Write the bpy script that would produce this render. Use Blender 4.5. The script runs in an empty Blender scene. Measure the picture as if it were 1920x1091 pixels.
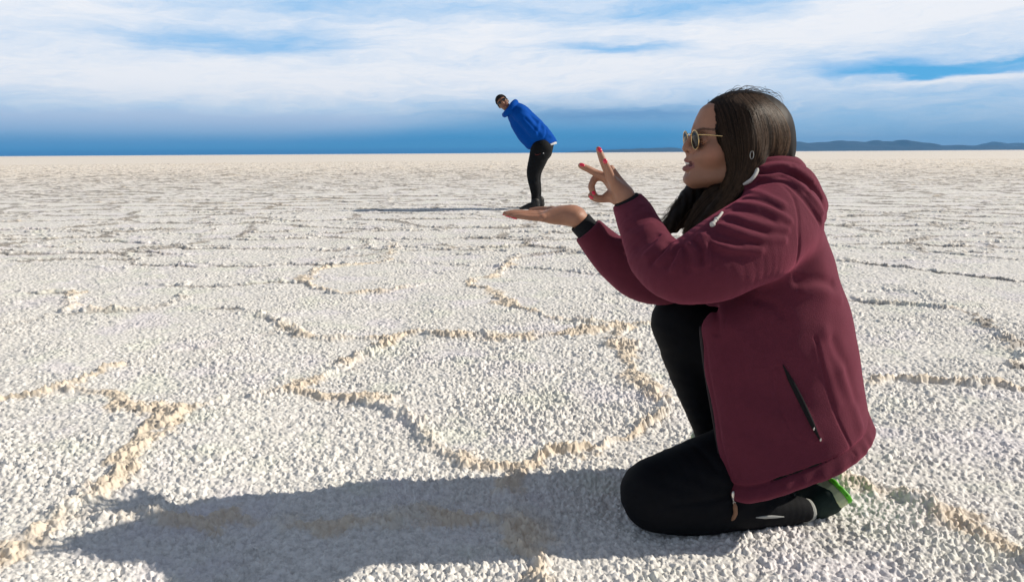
import bpy, math, random
import numpy as np

scene = bpy.context.scene
rng = np.random.default_rng(7)
random.seed(7)

# ------------------------------------------------------------------ camera
CAM_H = 0.86
FPX = 1400.0
PITCH = math.radians(10.46)
ROLL = math.atan(12 / 1920)
cp, sp_ = math.cos(PITCH), math.sin(PITCH)
CF = np.array([0, cp, -sp_])
_r0 = np.array([1.0, 0, 0]); _u0 = np.array([0, sp_, cp])
CR = math.cos(ROLL) * _r0 - math.sin(ROLL) * _u0
CU = math.sin(ROLL) * _r0 + math.cos(ROLL) * _u0
CC = np.array([0, 0, CAM_H])

cam_d = bpy.data.cameras.new("camera")
cam = bpy.data.objects.new("camera", cam_d)
scene.collection.objects.link(cam)
from mathutils import Matrix, Vector
M = Matrix(((CR[0], CU[0], -CF[0], CC[0]), (CR[1], CU[1], -CF[1], CC[1]), (CR[2], CU[2], -CF[2], CC[2]), (0, 0, 0, 1)))
cam.matrix_world = M
cam_d.sensor_width = 36
cam_d.sensor_fit = 'HORIZONTAL'
cam_d.lens = FPX / 1920 * 36
cam_d.clip_start = 0.02
cam_d.clip_end = 200000
scene.camera = cam

# ------------------------------------------------------------------ light
SUN_EL = math.radians(33.5)
SUN_AZ = math.radians(8)          # sun stands to the right (+X) and this far behind the people (+Y)
sun_dir = np.array([math.cos(SUN_EL) * math.cos(SUN_AZ), math.cos(SUN_EL) * math.sin(SUN_AZ), math.sin(SUN_EL)])
sd = bpy.data.lights.new("sun", 'SUN')
sd.energy = 4.8
sd.angle = math.radians(0.6)
sd.color = (1.0, 0.91, 0.78)
so = bpy.data.objects.new("sun", sd)
so.rotation_euler = Vector(sun_dir).to_track_quat('Z', 'Y').to_euler()
scene.collection.objects.link(so)

world = bpy.data.worlds.new("World")
scene.world = world
world.use_nodes = True
WN = world.node_tree
for n in list(WN.nodes):
    WN.nodes.remove(n)


class NT:
    """small helper for node graphs"""
    def __init__(s, nt):
        s.nt = nt

    def node(s, t, **kw):
        n = s.nt.nodes.new(t)
        for k, v in kw.items():
            setattr(n, k, v)
        return n

    def put(s, sock, v):
        if hasattr(v, 'is_output') or isinstance(v, bpy.types.NodeSocket):
            s.nt.links.new(v, sock)
        else:
            sock.default_value = v

    def m(s, op, a, b=0.0, c=None, clamp=False):
        n = s.node('ShaderNodeMath', operation=op, use_clamp=clamp)
        s.put(n.inputs[0], a); s.put(n.inputs[1], b)
        if c is not None:
            s.put(n.inputs[2], c)
        return n.outputs[0]

    def add(s, a, b): return s.m('ADD', a, b)
    def sub(s, a, b): return s.m('SUBTRACT', a, b)
    def mul(s, a, b): return s.m('MULTIPLY', a, b)

    def sstep(s, v, a, b):
        n = s.node('ShaderNodeMapRange', interpolation_type='SMOOTHSTEP')
        s.put(n.inputs[0], v); n.inputs[1].default_value = a; n.inputs[2].default_value = b
        return n.outputs[0]

    def mix(s, f, a, b, blend='MIX'):
        n = s.node('ShaderNodeMix', data_type='RGBA', blend_type=blend)
        s.put(n.inputs[0], f)
        s.put(n.inputs[6], a if not isinstance(a, tuple) else (*a[:3], 1))
        s.put(n.inputs[7], b if not isinstance(b, tuple) else (*b[:3], 1))
        return n.outputs[2]

    def noise(s, vec, scale, detail=4, rough=0.55, dist=0.0):
        n = s.node('ShaderNodeTexNoise')
        if vec is not None:
            s.put(n.inputs['Vector'], vec)
        n.inputs['Scale'].default_value = scale; n.inputs['Detail'].default_value = detail
        n.inputs['Roughness'].default_value = rough; n.inputs['Distortion'].default_value = dist
        return n.outputs[0]

    def xyz(s, x, y, z=0.0):
        n = s.node('ShaderNodeCombineXYZ')
        s.put(n.inputs[0], x); s.put(n.inputs[1], y); s.put(n.inputs[2], z)
        return n.outputs[0]


def lin(r, g, b):
    f = lambda c: (c / 255 / 12.92) if c <= 10 else ((c / 255 + 0.055) / 1.055) ** 2.4
    return (f(r), f(g), f(b))


W = NT(WN)
tc = W.node('ShaderNodeTexCoord').outputs['Generated']
sep = W.node('ShaderNodeSeparateXYZ'); WN.links.new(tc, sep.inputs[0])
dx, dy, dz = sep.outputs
az = W.mul(W.m('ARCTAN2', dx, dy), 180 / math.pi)
el = W.mul(W.m('ARCSINE', dz), 180 / math.pi)
sky = W.node('ShaderNodeTexSky', sky_type='NISHITA')
sky.sun_disc = False
sky.sun_elevation = SUN_EL
sky.sun_rotation = math.radians(90) - SUN_AZ
sky.altitude = 3650
sky.air_density = 1.0; sky.dust_density = 0.6; sky.ozone_density = 1.2
SK = 0.1
# clouds: long flat streaks, warped
cl = W.xyz(W.mul(az, 0.055), W.mul(el, 0.26), 0.0)
warp = W.sub(W.noise(cl, 1.1, 5, 0.6), 0.5)
warp2 = W.sub(W.noise(W.xyz(W.mul(az, 0.09), W.mul(el, 0.5), 3.7), 1.6, 6, 0.62), 0.5)
azw = W.add(az, W.mul(warp2, 9.0))
# streaks rise slightly to the right
elw = W.add(W.add(el, W.mul(warp, 3.2)), W.mul(warp2, 1.5))
elt = W.sub(elw, W.mul(az, 0.035))


def blob(a0, e0, sa, se, w, tilt=0.0):
    a = W.m('DIVIDE', W.sub(azw, a0), sa)
    e = W.m('DIVIDE', W.sub(W.sub(elw, e0), W.mul(W.sub(azw, a0), tilt)), se)
    g = W.m('POWER', 2.718, W.mul(W.add(W.mul(a, a), W.mul(e, e)), -1.0))
    return W.mul(g, w)


fine = W.noise(W.xyz(W.mul(az, 0.10), W.mul(elt, 0.62), 1.3), 2.0, 8, 0.62, 0.4)
C = W.add(W.mul(W.sub(fine, 0.5), 1.0), 0.56)
for b in [(-32, 9.5, 9, 3.0, .45), (-18, 7.6, 9, 0.9, -.75), (-14, 10.6, 6, 0.8, -.35), (-5, 8.0, 14, 1.2, .5, .05),
          (0, 9.9, 10, 0.8, -.25), (-20, 5.0, 16, 1.5, .55), (8, 7.3, 4.5, 0.5, -.85), (13, 9.8, 5, 0.9, -.5),
          (22, 8.3, 13, 1.3, .55, .09), (28.5, 5.25, 6.5, 0.62, -1.25), (31.5, 4.55, 5.5, 0.28, .75, .06), (7, 5.6, 14, 1.2, .42),
          (33, 9.5, 7, 1.6, .5, .08), (30, 3.0, 8, 1.0, -.12), (-24, 10.9, 5, 0.8, -.3)]:
    C = W.add(C, blob(*b))
C = W.sstep(C, -0.15, 1.15)
cv = lambda *c: tuple(v / SK for v in lin(*c))
# blue of the gaps, by height; above the picture nishita mixed with added grey takes over
blue = W.mix(W.sstep(el, 0.5, 6.0), cv(122, 186, 230), cv(150, 200, 244))
white = W.mix(W.sstep(W.add(el, W.mul(warp, 2.0)), 1.0, 5.0), cv(190, 214, 238), cv(247, 249, 254))
wisp = W.sub(W.noise(W.xyz(W.mul(az, 0.16), W.mul(elt, 1.5), 8.1), 2.2, 7, 0.65, 0.6), 0.5)
cloudy = W.mix(W.m('ADD', C, W.mul(wisp, .5), clamp=True), blue, white)
gap = W.sstep(W.add(W.add(blob(28.6, 5.25, 6.2, 0.62, 1.0), blob(34, 5.9, 3.5, 0.3, .6)), W.mul(wisp, .5)), .35, .85)
cloudy = W.mix(W.mul(gap, .9), cloudy, cv(84, 178, 234))
# low storm belt: grey-blue under-side of the far cloud deck and rain above the horizon
edge = W.add(W.add(el, W.mul(warp2, 1.1)), W.mul(W.sub(fine, 0.5), .7))
wL = W.sub(1.0, W.sstep(az, 10.0, 22.0))
wC = W.mul(W.sstep(az, -12.0, 2.0), wL)
deckL = W.mul(W.sub(1.0, W.sstep(edge, 2.45, 3.3)), W.mul(W.sub(1.0, W.sstep(az, -14.0, 0.0)), .9))
cloudy = W.mix(deckL, cloudy, W.mix(W.sstep(el, .8, 3.0), cv(138, 180, 220), cv(192, 210, 236)))
deckC = W.mul(W.sub(1.0, W.sstep(edge, 2.0, 4.3)), wC)
cloudy = W.mix(W.mul(deckC, .9), cloudy, cv(122, 174, 216))
dark = W.m('MULTIPLY', blob(8, 2.75, 9, 0.5, 1.0), 0.5, clamp=True)
cloudy = W.mix(dark, cloudy, cv(88, 136, 190))
cloudy = W.mix(W.mul(W.sub(1.0, W.sstep(edge, .6, 2.6)), W.mul(W.sub(1.0, wL), .5)), cloudy, cv(150, 190, 226))
top = W.sub(W.add(el, W.mul(warp2, .5)), W.mul(W.sstep(az, -19.0, -4.0), .75))
rain = W.mul(W.sub(1.0, W.sstep(top, 0.25, 1.75)), wL)
cloudy = W.mix(W.mul(rain, .95), cloudy, cv(58, 152, 208))
low = W.mul(W.sub(1.0, W.sstep(W.add(el, W.mul(warp2, .1)), 0.10, 0.55)), wL)
cloudy = W.mix(W.mul(low, .8), cloudy, cv(26, 108, 174))
high = W.m('MAXIMUM', W.sstep(el, 11.5, 22.0), W.sstep(W.m('ABSOLUTE', az), 70.0, 110.0))  # unseen sky beside and behind the camera made duller, for less fill light
hi_c = W.add(W.mul(W.sstep(W.noise(tc, 2.3, 6, 0.6), 0.45, 0.7), 0.40), 0.50)  # added grey cloud out of view, evens out the blue ambient light
skyc = W.mix(hi_c, sky.outputs[0], tuple(v / SK for v in (0.30, 0.32, 0.35)))
final = W.mix(high, cloudy, skyc)
bg = W.node('ShaderNodeBackground'); bg.inputs[1].default_value = SK
WN.links.new(final, bg.inputs[0])
wo = W.node('ShaderNodeOutputWorld'); WN.links.new(bg.outputs[0], wo.inputs[0])

vs = scene.view_settings
vs.view_transform = 'Standard'; vs.look = 'None'; vs.gamma = 1.0; vs.exposure = 0.0; vs.use_curve_mapping = False
scene.render.engine = 'CYCLES'
scene.cycles.use_denoising = True
scene.cycles.max_bounces = 6
scene.cycles.transparent_max_bounces = 8
scene.cycles.volume_bounces = 0


# ------------------------------------------------------------------ pixel rays and points
def ray(px, py):
    px = np.asarray(px, float); py = np.asarray(py, float)
    d = CF * FPX + (px[..., None] - 960) * CR - (py[..., None] - 545.5) * CU
    return d / np.linalg.norm(d, axis=-1, keepdims=True)


def P(px, py, Y):
    d = ray(px, py)
    return CC + d * (np.asarray(Y, float) / d[..., 1])[..., None]


def PG(px, py):
    d = ray(px, py)
    return CC + d * (-CAM_H / d[..., 2])[..., None]


def scl(p):
    return float(np.dot(np.asarray(p) - CC, CF)) / FPX


# ------------------------------------------------------------------ objects
def link(o, parent=None):
    scene.collection.objects.link(o)
    if parent is not None:
        o.parent = parent
        o.matrix_parent_inverse = parent.matrix_world.inverted()
    return o


def mesh_obj(name, V, F, mat, parent=None, smooth=True, col=None):
    """V (n,3) world points, F list or (m,4)/(m,3) array"""
    me = bpy.data.meshes.new(name)
    V = np.asarray(V, np.float32)
    if isinstance(F, np.ndarray):
        k = F.shape[1]
        me.vertices.add(len(V)); me.vertices.foreach_set('co', V.ravel())
        me.loops.add(F.size); me.loops.foreach_set('vertex_index', F.ravel().astype(np.int32))
        me.polygons.add(len(F))
        me.polygons.foreach_set('loop_start', np.arange(0, F.size, k, dtype=np.int32))
        me.update(calc_edges=True)
    else:
        me.from_pydata([tuple(map(float, v)) for v in V], [], F)
        me.update()
    if smooth:
        me.polygons.foreach_set('use_smooth', np.ones(len(me.polygons), bool))
    if col is not None:
        a = me.color_attributes.new('tint', 'FLOAT_COLOR', 'POINT')
        c4 = np.ones((len(V), 4), np.float32); c4[:, :3] = col
        a.data.foreach_set('color', c4.ravel())
    me.materials.append(mat)
    o = bpy.data.objects.new(name, me)
    if parent is not None and parent.type == 'EMPTY':
        pass
    return link(o, parent)


def thing(name, loc, label, cat):
    o = bpy.data.objects.new(name, None)
    o.empty_display_size = 0.1
    o.location = tuple(map(float, loc))
    o['label'] = label; o['category'] = cat
    scene.collection.objects.link(o)
    bpy.context.view_layer.update()
    return o


def material(name, base, rough=0.6, spec=0.4, metal=0.0, var=0.0, vscale=20, bump=0.0, bscale=200, sheen=0.0, attr=False, bdetail=3, coat=0.0, sss=0.0):
    m = bpy.data.materials.new(name); m.use_nodes = True
    n = NT(m.node_tree)
    b = m.node_tree.nodes['Principled BSDF']
    oc = n.node('ShaderNodeTexCoord').outputs['Object']
    c = tuple(base)
    cs = None
    if attr:
        a = n.node('ShaderNodeAttribute', attribute_name='tint'); cs = a.outputs['Color']
    if var > 0:
        f = n.noise(oc, vscale, 5, 0.6)
        lo = tuple(v * (1 - var) for v in c); hi = tuple(min(1, v * (1 + var)) for v in c)
        vcol = n.mix(f, lo, hi)
        if cs is not None:
            k = n.mix(f, (1 - var,) * 3, (1 + var,) * 3)
            cs = n.mix(1.0, cs, k, 'MULTIPLY')
        else:
            cs = vcol
    if cs is not None:
        m.node_tree.links.new(cs, b.inputs['Base Color'])
    else:
        b.inputs['Base Color'].default_value = (*c, 1)
    b.inputs['Roughness'].default_value = rough
    b.inputs['Specular IOR Level'].default_value = spec
    b.inputs['Metallic'].default_value = metal
    if sheen:
        b.inputs['Sheen Weight'].default_value = sheen
        b.inputs['Sheen Roughness'].default_value = 0.5
    if coat:
        b.inputs['Coat Weight'].default_value = coat
    if sss:
        b.inputs['Subsurface Weight'].default_value = sss
        b.inputs['Subsurface Radius'].default_value = (0.012, 0.005, 0.003)
        b.inputs['Subsurface Scale'].default_value = 0.5
    if bump > 0:
        bm = n.node('ShaderNodeBump'); bm.inputs['Strength'].default_value = bump; bm.inputs['Distance'].default_value = 0.002
        m.node_tree.links.new(n.noise(oc, bscale, bdetail, 0.6), bm.inputs['Height'])
        m.node_tree.links.new(bm.outputs[0], b.inputs['Normal'])
    return m


# ------------------------------------------------------------------ implicit surfaces
def smin(a, b, k):
    if k <= 0:
        return np.minimum(a, b)
    h = np.maximum(k - np.abs(a - b), 0) / k
    return np.minimum(a, b) - h * h * k * 0.25


def spline(pts, n=5):
    """Catmull-Rom through rows of pts"""
    pts = np.asarray(pts, float)
    if len(pts) < 3 or n <= 1:
        return pts
    ext = np.vstack([2 * pts[0] - pts[1], pts, 2 * pts[-1] - pts[-2]])
    out = []
    for i in range(len(pts) - 1):
        p0, p1, p2, p3 = ext[i:i + 4]
        for t in np.arange(n) / n:
            out.append(0.5 * ((2 * p1) + (p2 - p0) * t + (2 * p0 - 5 * p1 + 4 * p2 - p3) * t * t + (3 * p1 - p0 - 3 * p2 + p3) * t ** 3))
    out.append(pts[-1])
    return np.array(out)


class Chain:
    def __init__(s, pts, n=4):
        q = spline(pts, n)
        s.a = q[:-1, :3]; s.b = q[1:, :3]; s.ra = q[:-1, 3]; s.rb = q[1:, 3]
        s.c = q[:, :3].mean(0); s.R = (np.linalg.norm(q[:, :3] - s.c, axis=1) + q[:, 3]).max()

    def seg(s, p, i):
        ab = s.b[i] - s.a[i]
        L = max(float(ab @ ab), 1e-12)
        t = np.clip(((p - s.a[i]) @ ab) / L, 0, 1)
        d = p - s.a[i] - t[:, None] * ab
        return np.sqrt(np.einsum('ij,ij->i', d, d)) - (s.ra[i] + t * (s.rb[i] - s.ra[i]))

    def __call__(s, p):
        idx = range(len(s.a))
        if len(p) > 200:
            lo = p.min(0); hi = p.max(0); c = (lo + hi) / 2; rad = np.linalg.norm(hi - lo) / 2
            dc = np.array([s.seg(c[None], i)[0] for i in idx])
            idx = np.nonzero(dc - rad <= dc.min() + rad)[0]
        r = None
        for i in idx:
            d = s.seg(p, i)
            r = d if r is None else np.minimum(r, d)
        return r


class Ell:
    def __init__(s, c, r, R=None):
        s.c = np.asarray(c, float); s.r = np.asarray(r, float); s.M = np.eye(3) if R is None else np.asarray(R, float)  # rows = axes
        s.R = s.r.max()

    def __call__(s, p):
        q = (p - s.c) @ s.M.T
        k0 = np.sqrt(((q / s.r) ** 2).sum(1)); k1 = np.sqrt(((q / s.r ** 2) ** 2).sum(1))
        return k0 * (k0 - 1) / np.maximum(k1, 1e-9)


class Fn:
    def __init__(s, f, c, R):
        s.f = f; s.c = np.asarray(c, float); s.R = R

    def __call__(s, p):
        return s.f(p)


class Sdf:
    def __init__(s):
        s.ops = []

    def u(s, prim, k=0.0): s.ops.append(('u', prim, k)); return s
    def sub(s, prim, k=0.0): s.ops.append(('s', prim, k)); return s
    def cut(s, prim, k=0.0): s.ops.append(('i', prim, k)); return s
    def disp(s, prim): s.ops.append(('d', prim, 0)); return s

    def __call__(s, p, cull=True):
        f = np.full(len(p), 0.08)
        if cull:
            lo = p.min(0); hi = p.max(0); c = (lo + hi) / 2; rad = np.linalg.norm(hi - lo) / 2
        else:
            f[:] = 9.0
        for op, pr, k in s.ops:
            if cull and op != 'i' and np.linalg.norm(c - pr.c) - pr.R - rad > k + 0.012:
                continue
            v = pr(p)
            if op == 'u': f = smin(f, v, k)
            elif op == 's': f = -smin(-f, v, k)
            elif op == 'i': f = -smin(-f, -v, k)
            else: f = f + v
        return f


def fold(pts, A, w, n=4):
    """ridge (A<0) or groove (A>0) along a polyline of 3-D points"""
    q = np.c_[np.asarray(pts), np.zeros(len(pts))]
    ch = Chain(q, n)
    tt = ch

    def f(p):
        d = tt(p)
        return A * np.exp(-(d / w) ** 2)
    return Fn(f, ch.c, ch.R + 2.2 * w)


def trace(S, px, py, t0=1.0, steps=70, back=0.0, fac=0.75):
    d = ray(px, py); t = np.full(len(d), t0)
    for _ in range(steps):
        t += S(CC + d * t[:, None], cull=False) * fac
    return CC + d * (t - back)[:, None]


def grad(S, p, e=0.002):
    g = np.zeros_like(p)
    for a in range(3):
        o = np.zeros(3); o[a] = e
        g[:, a] = S(p + o, cull=False) - S(p - o, cull=False)
    return g / np.maximum(np.linalg.norm(g, axis=1, keepdims=True), 1e-9)


CORN = np.array([(i, j, k) for i in (0, 1) for j in (0, 1) for k in (0, 1)])
EDGES = [(a, b) for a in range(8) for b in range(a + 1, 8) if np.abs(CORN[a] - CORN[b]).sum() == 1]


def polygonize(S, lo, hi, h, B=14):
    lo = np.asarray(lo, float); hi = np.asarray(hi, float)
    nb = np.ceil((hi - lo) / (B * h)).astype(int)
    g = np.stack(np.meshgrid(*[np.arange(n) for n in nb], indexing='ij'), -1).reshape(-1, 3)
    cen = lo + (g * B + B / 2) * h
    fv = np.concatenate([S(c, cull=False) for c in np.array_split(cen, max(1, len(cen) // 40000))])
    g = g[np.abs(fv) < B * h * 0.87 * 1.35 + 0.004]
    r = np.arange(B + 1)
    offs = np.stack(np.meshgrid(r, r, r, indexing='ij'), -1).reshape(-1, 3)
    N = nb * B + 3
    cid = lambda c: ((c[..., 0] + 1) * N[1] + c[..., 1] + 1) * N[2] + c[..., 2] + 1
    ids, vs_, quads = [], [], []
    for b in g:
        base = b * B
        v = S(lo + (base + offs) * h).reshape(B + 1, B + 1, B + 1)
        ins = v < 0
        if ins.all() or not ins.any():
            continue
        cnt = sum(ins[c[0]:B + c[0], c[1]:B + c[1], c[2]:B + c[2]].astype(np.int8) for c in CORN)
        ce = np.argwhere((cnt > 0) & (cnt < 8))
        if len(ce):
            cv8 = np.stack([v[ce[:, 0] + c[0], ce[:, 1] + c[1], ce[:, 2] + c[2]] for c in CORN], 1)
            acc = np.zeros((len(ce), 3)); num = np.zeros(len(ce))
            for a, bb in EDGES:
                va, vb = cv8[:, a], cv8[:, bb]
                m = (va < 0) != (vb < 0)
                t = np.where(m, va / np.where(m, va - vb, 1), 0)
                acc += np.where(m[:, None], CORN[a] + t[:, None] * (CORN[bb] - CORN[a]), 0); num += m
            vs_.append(lo + (base + ce + acc / num[:, None]) * h); ids.append(cid(base + ce))
        for a in range(3):
            bx, cx = (a + 1) % 3, (a + 2) % 3
            sl0 = [slice(0, B)] * 3; sl1 = [slice(0, B)] * 3; sl1[a] = slice(1, B + 1)
            i0 = ins[tuple(sl0)]; i1 = ins[tuple(sl1)]
            e = np.argwhere(i0 != i1)
            if not len(e):
                continue
            fl = i0[e[:, 0], e[:, 1], e[:, 2]]
            q = []
            for ob, oc_ in ((0, 0), (-1, 0), (-1, -1), (0, -1)):
                c = base + e
                c = c.copy(); c[:, bx] += ob; c[:, cx] += oc_
                q.append(cid(c))
            q = np.stack(q, 1)
            q[~fl] = q[~fl][:, ::-1]
            quads.append(q)
    ids = np.concatenate(ids); vs_ = np.concatenate(vs_); quads = np.concatenate(quads)
    o = np.argsort(ids); sid = ids[o]
    k = np.searchsorted(sid, quads); k = np.minimum(k, len(sid) - 1)
    ok = (sid[k] == quads).all(1)
    return vs_, o[k[ok]]


def px_chain(rows, n=4):
    """rows: (px, py, Y, radius in px)"""
    out = []
    for x, y, Y, r in rows:
        p = P(x, y, Y); out.append((*p, r * scl(p)))
    return Chain(out, n)


def tube(pts, r, sides=8, caps=True):
    """vertices and faces of a tube along pts"""
    pts = np.asarray(pts, float); n = len(pts)
    r = np.full(n, r) if np.isscalar(r) else np.asarray(r)
    T = np.gradient(pts, axis=0); T /= np.maximum(np.linalg.norm(T, axis=1, keepdims=True), 1e-9)
    up = np.array([0.3, 0.5, 0.81])
    A = np.cross(T, up); A /= np.maximum(np.linalg.norm(A, axis=1, keepdims=True), 1e-9); Bn = np.cross(T, A)
    th = np.arange(sides) * 2 * math.pi / sides
    V = pts[:, None] + r[:, None, None] * (np.cos(th)[None, :, None] * A[:, None] + np.sin(th)[None, :, None] * Bn[:, None])
    V = V.reshape(-1, 3); F = []
    for i in range(n - 1):
        for j in range(sides):
            F.append((i * sides + j, i * sides + (j + 1) % sides, (i + 1) * sides + (j + 1) % sides, (i + 1) * sides + j))
    if caps:
        F.append(tuple(range(sides - 1, -1, -1))); F.append(tuple((n - 1) * sides + j for j in range(sides)))
    return V, F


def merge(parts):
    V, F, o = [], [], 0
    for v, f in parts:
        V.append(v); F += [tuple(i + o for i in q) for q in f]; o += len(v)
    return np.concatenate(V), F


def ball(c, r, R=None, nu=14, nv=9):
    """ellipsoid mesh, R rows = axes"""
    R = np.eye(3) if R is None else R
    V = [(0, 0, 1)]
    for i in range(1, nv):
        a = math.pi * i / nv
        for j in range(nu):
            b = 2 * math.pi * j / nu; V.append((math.sin(a) * math.cos(b), math.sin(a) * math.sin(b), math.cos(a)))
    V.append((0, 0, -1)); V = np.array(V) * np.asarray(r)
    F = []
    for j in range(nu):
        F.append((0, 1 + j, 1 + (j + 1) % nu))
        F.append((len(V) - 1, 1 + (nv - 2) * nu + (j + 1) % nu, 1 + (nv - 2) * nu + j))
        for i in range(nv - 2):
            F.append((1 + i * nu + j, 1 + (i + 1) * nu + j, 1 + (i + 1) * nu + (j + 1) % nu, 1 + i * nu + (j + 1) % nu))
    return V @ R + np.asarray(c), F


# ------------------------------------------------------------------ ground
def h01(ix, iy, seed):
    n = (ix.astype(np.int64) * 374761393 + iy.astype(np.int64) * 668265263 + seed * 1442695041) & 0xffffffff
    n = ((n ^ (n >> 13)) * 1274126177) & 0xffffffff
    n = ((n ^ (n >> 16)) * 2246822519) & 0xffffffff
    return ((n ^ (n >> 15)) & 0xffffff).astype(np.float32) / np.float32(0xffffff)


def vnoise(x, y, seed):
    ix = np.floor(x); iy = np.floor(y)
    fx = (x - ix).astype(np.float32); fy = (y - iy).astype(np.float32)
    ix = ix.astype(np.int64); iy = iy.astype(np.int64)
    fx = fx * fx * (3 - 2 * fx); fy = fy * fy * (3 - 2 * fy)
    a = h01(ix, iy, seed); b = h01(ix + 1, iy, seed); c = h01(ix, iy + 1, seed); d = h01(ix + 1, iy + 1, seed)
    return (a + (b - a) * fx) * (1 - fy) + (c + (d - c) * fx) * fy


def popcorn(x, y, cell, seed, sharp=False):
    """clusters of small domes, 0..1"""
    x = x / cell; y = y / cell
    ix = np.floor(x).astype(np.int64); iy = np.floor(y).astype(np.int64)
    out = np.zeros(len(x), np.float32)
    for i in (-1, 0, 1):
        for j in (-1, 0, 1):
            a = ix + i; b = iy + j
            r = 0.38 + 0.52 * h01(a, b, seed + 2)
            ddx = (x - (a + h01(a, b, seed))).astype(np.float32); ddy = (y - (b + h01(a, b, seed + 1))).astype(np.float32)
            d2 = (ddx * ddx + ddy * ddy) / (r * r)
            q = np.maximum(1 - np.sqrt(d2), 0); v = (q ** .75 if sharp else np.sqrt(np.maximum(1 - d2, 0))) * (0.3 + 0.7 * h01(a, b, seed + 3)) * r / 0.9
            out = np.maximum(out, v)
    return out


def voro_edge(x, y, seed):
    """distance to the edge of jittered polygons of size 1"""
    ix = np.floor(x).astype(np.int64); iy = np.floor(y).astype(np.int64)
    best = np.full(len(x), 9e9); bx = np.zeros(len(x)); by = np.zeros(len(x))
    cand = []
    for i in (-1, 0, 1):
        for j in (-1, 0, 1):
            a = ix + i; b = iy + j
            vx = a + 0.12 + 0.76 * h01(a, b, seed) - x; vy = b + 0.12 + 0.76 * h01(a, b, seed + 1) - y
            cand.append((vx, vy)); d = vx * vx + vy * vy
            m = d < best
            best = np.where(m, d, best); bx = np.where(m, vx, bx); by = np.where(m, vy, by)
    e = np.full(len(x), 9e9)
    for vx, vy in cand:
        ddx = vx - bx; ddy = vy - by; L = np.sqrt(ddx * ddx + ddy * ddy)
        v = np.where(L > 1e-6, ((vx + bx) * ddx + (vy + by) * ddy) / (2 * np.maximum(L, 1e-6)), 9e9)
        e = np.minimum(e, v)
    return e


RIDGES = [  # (strength, tan, polyline in photo pixels)
    (1.15, 1.0, [(-60, 1080), (0, 1050), (60, 1015), (130, 960), (200, 905), (250, 850), (285, 805), (320, 775)]),
    (.9, .8, [(320, 775), (250, 760), (190, 745), (140, 728), (60, 745), (0, 745), (-80, 740)]),
    (1.0, .9, [(140, 728), (190, 702), (235, 688)]),
    (.8, .8, [(320, 775), (390, 765), (470, 745), (545, 732)]),
    (1.0, .9, [(545, 732), (600, 705), (690, 670), (720, 640)]),
    (1.0, .8, [(545, 735), (600, 745), (680, 755), (740, 775), (790, 805), (830, 840), (880, 865), (960, 870)]),
    (1.05, 1.0, [(960, 870), (1050, 855), (1150, 830), (1210, 800), (1250, 760)]),
    (1.0, 1.0, [(1250, 760), (1200, 715), (1165, 670), (1165, 620)]),
    (.8, .7, [(1165, 615), (1225, 610)]),
    (1.0, .9, [(1165, 612), (1080, 605), (1010, 590), (940, 572), (930, 550), (870, 530), (930, 515), (975, 480)]),
    (.9, .9, [(720, 640), (760, 632), (850, 635), (950, 638), (1050, 632), (1165, 615)]),
    (.8, .6, [(720, 635), (650, 640), (560, 630), (530, 610), (490, 590)]),
    (.45, .3, [(240, 685), (330, 660), (420, 650), (530, 620)]),
    (.8, .5, [(-60, 622), (0, 615), (60, 605), (130, 590), (230, 585), (320, 575), (350, 548)]),
    (.8, .7, [(130, 590), (130, 565), (140, 550)]),
    (.9, .3, [(-60, 548), (0, 550), (80, 548), (130, 550)]),
    (.35, .2, [(490, 590), (420, 592), (350, 580)]),
    (1.0, .8, [(560, 530), (600, 545), (640, 555), (720, 550), (800, 535)]),
    (.8, .8, [(560, 530), (600, 507), (660, 500), (730, 490), (740, 455)]),
    (1.1, .5, [(1560, 560), (1600, 563), (1700, 575), (1780, 580), (1830, 600), (1880, 630), (1910, 670), (1895, 692), (1990, 700)]),
    (1.0, .8, [(1600, 722), (1640, 720), (1720, 718), (1800, 722), (1920, 727), (2000, 735)]),
    (1.2, .9, [(1560, 900), (1600, 912), (1660, 930), (1720, 945), (1780, 975), (1840, 1010), (1900, 1050), (1980, 1110)]),
    (.9, .9, [(960, 870), (985, 900), (960, 950), (975, 1000), (1010, 1060), (1030, 1110)]),
    (.7, .8, [(960, 955), (900, 965), (800, 975), (700, 985), (550, 990), (400, 985), (200, 970), (130, 965)]),
    (1.0, .2, [(-60, 490), (0, 490), (100, 487), (240, 487), (280, 497), (400, 500), (560, 498), (660, 498)]),
    (1.0, .3, [(590, 470), (660, 468), (730, 465), (860, 470), (960, 472)]),
    (.9, .3, [(740, 495), (860, 497), (950, 500), (1060, 508), (1130, 516), (1230, 520)]),
    (1.0, .2, [(1560, 488), (1600, 490), (1700, 505), (1800, 515), (1920, 530), (2000, 540)]),
    (.9, .2, [(0, 462), (110, 462), (180, 452), (290, 456), (345, 466)]),
    (.8, .15, [(270, 536), (330, 534), (400, 538), (465, 534), (560, 530)]),
    (.7, .15, [(370, 578), (430, 580), (490, 590)]),
    (.8, .1, [(0, 436), (120, 434), (260, 440), (345, 430)]), (.8, .1, [(400, 448), (520, 452), (640, 446), (760, 452)]),
    (.9, .2, [(1560, 462), (1680, 468), (1790, 478), (1930, 490)]),
]


def seg_dist(x, y, a, b):
    ab = b - a; L = float(ab @ ab) + 1e-12
    t = np.clip(((x - a[0]) * ab[0] + (y - a[1]) * ab[1]) / L, 0, 1)
    return np.hypot(x - a[0] - t * ab[0], y - a[1] - t * ab[1])


def ss(v, a, b):
    t = np.clip((v - a) / (b - a), 0, 1)
    return t * t * (3 - 2 * t)


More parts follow.
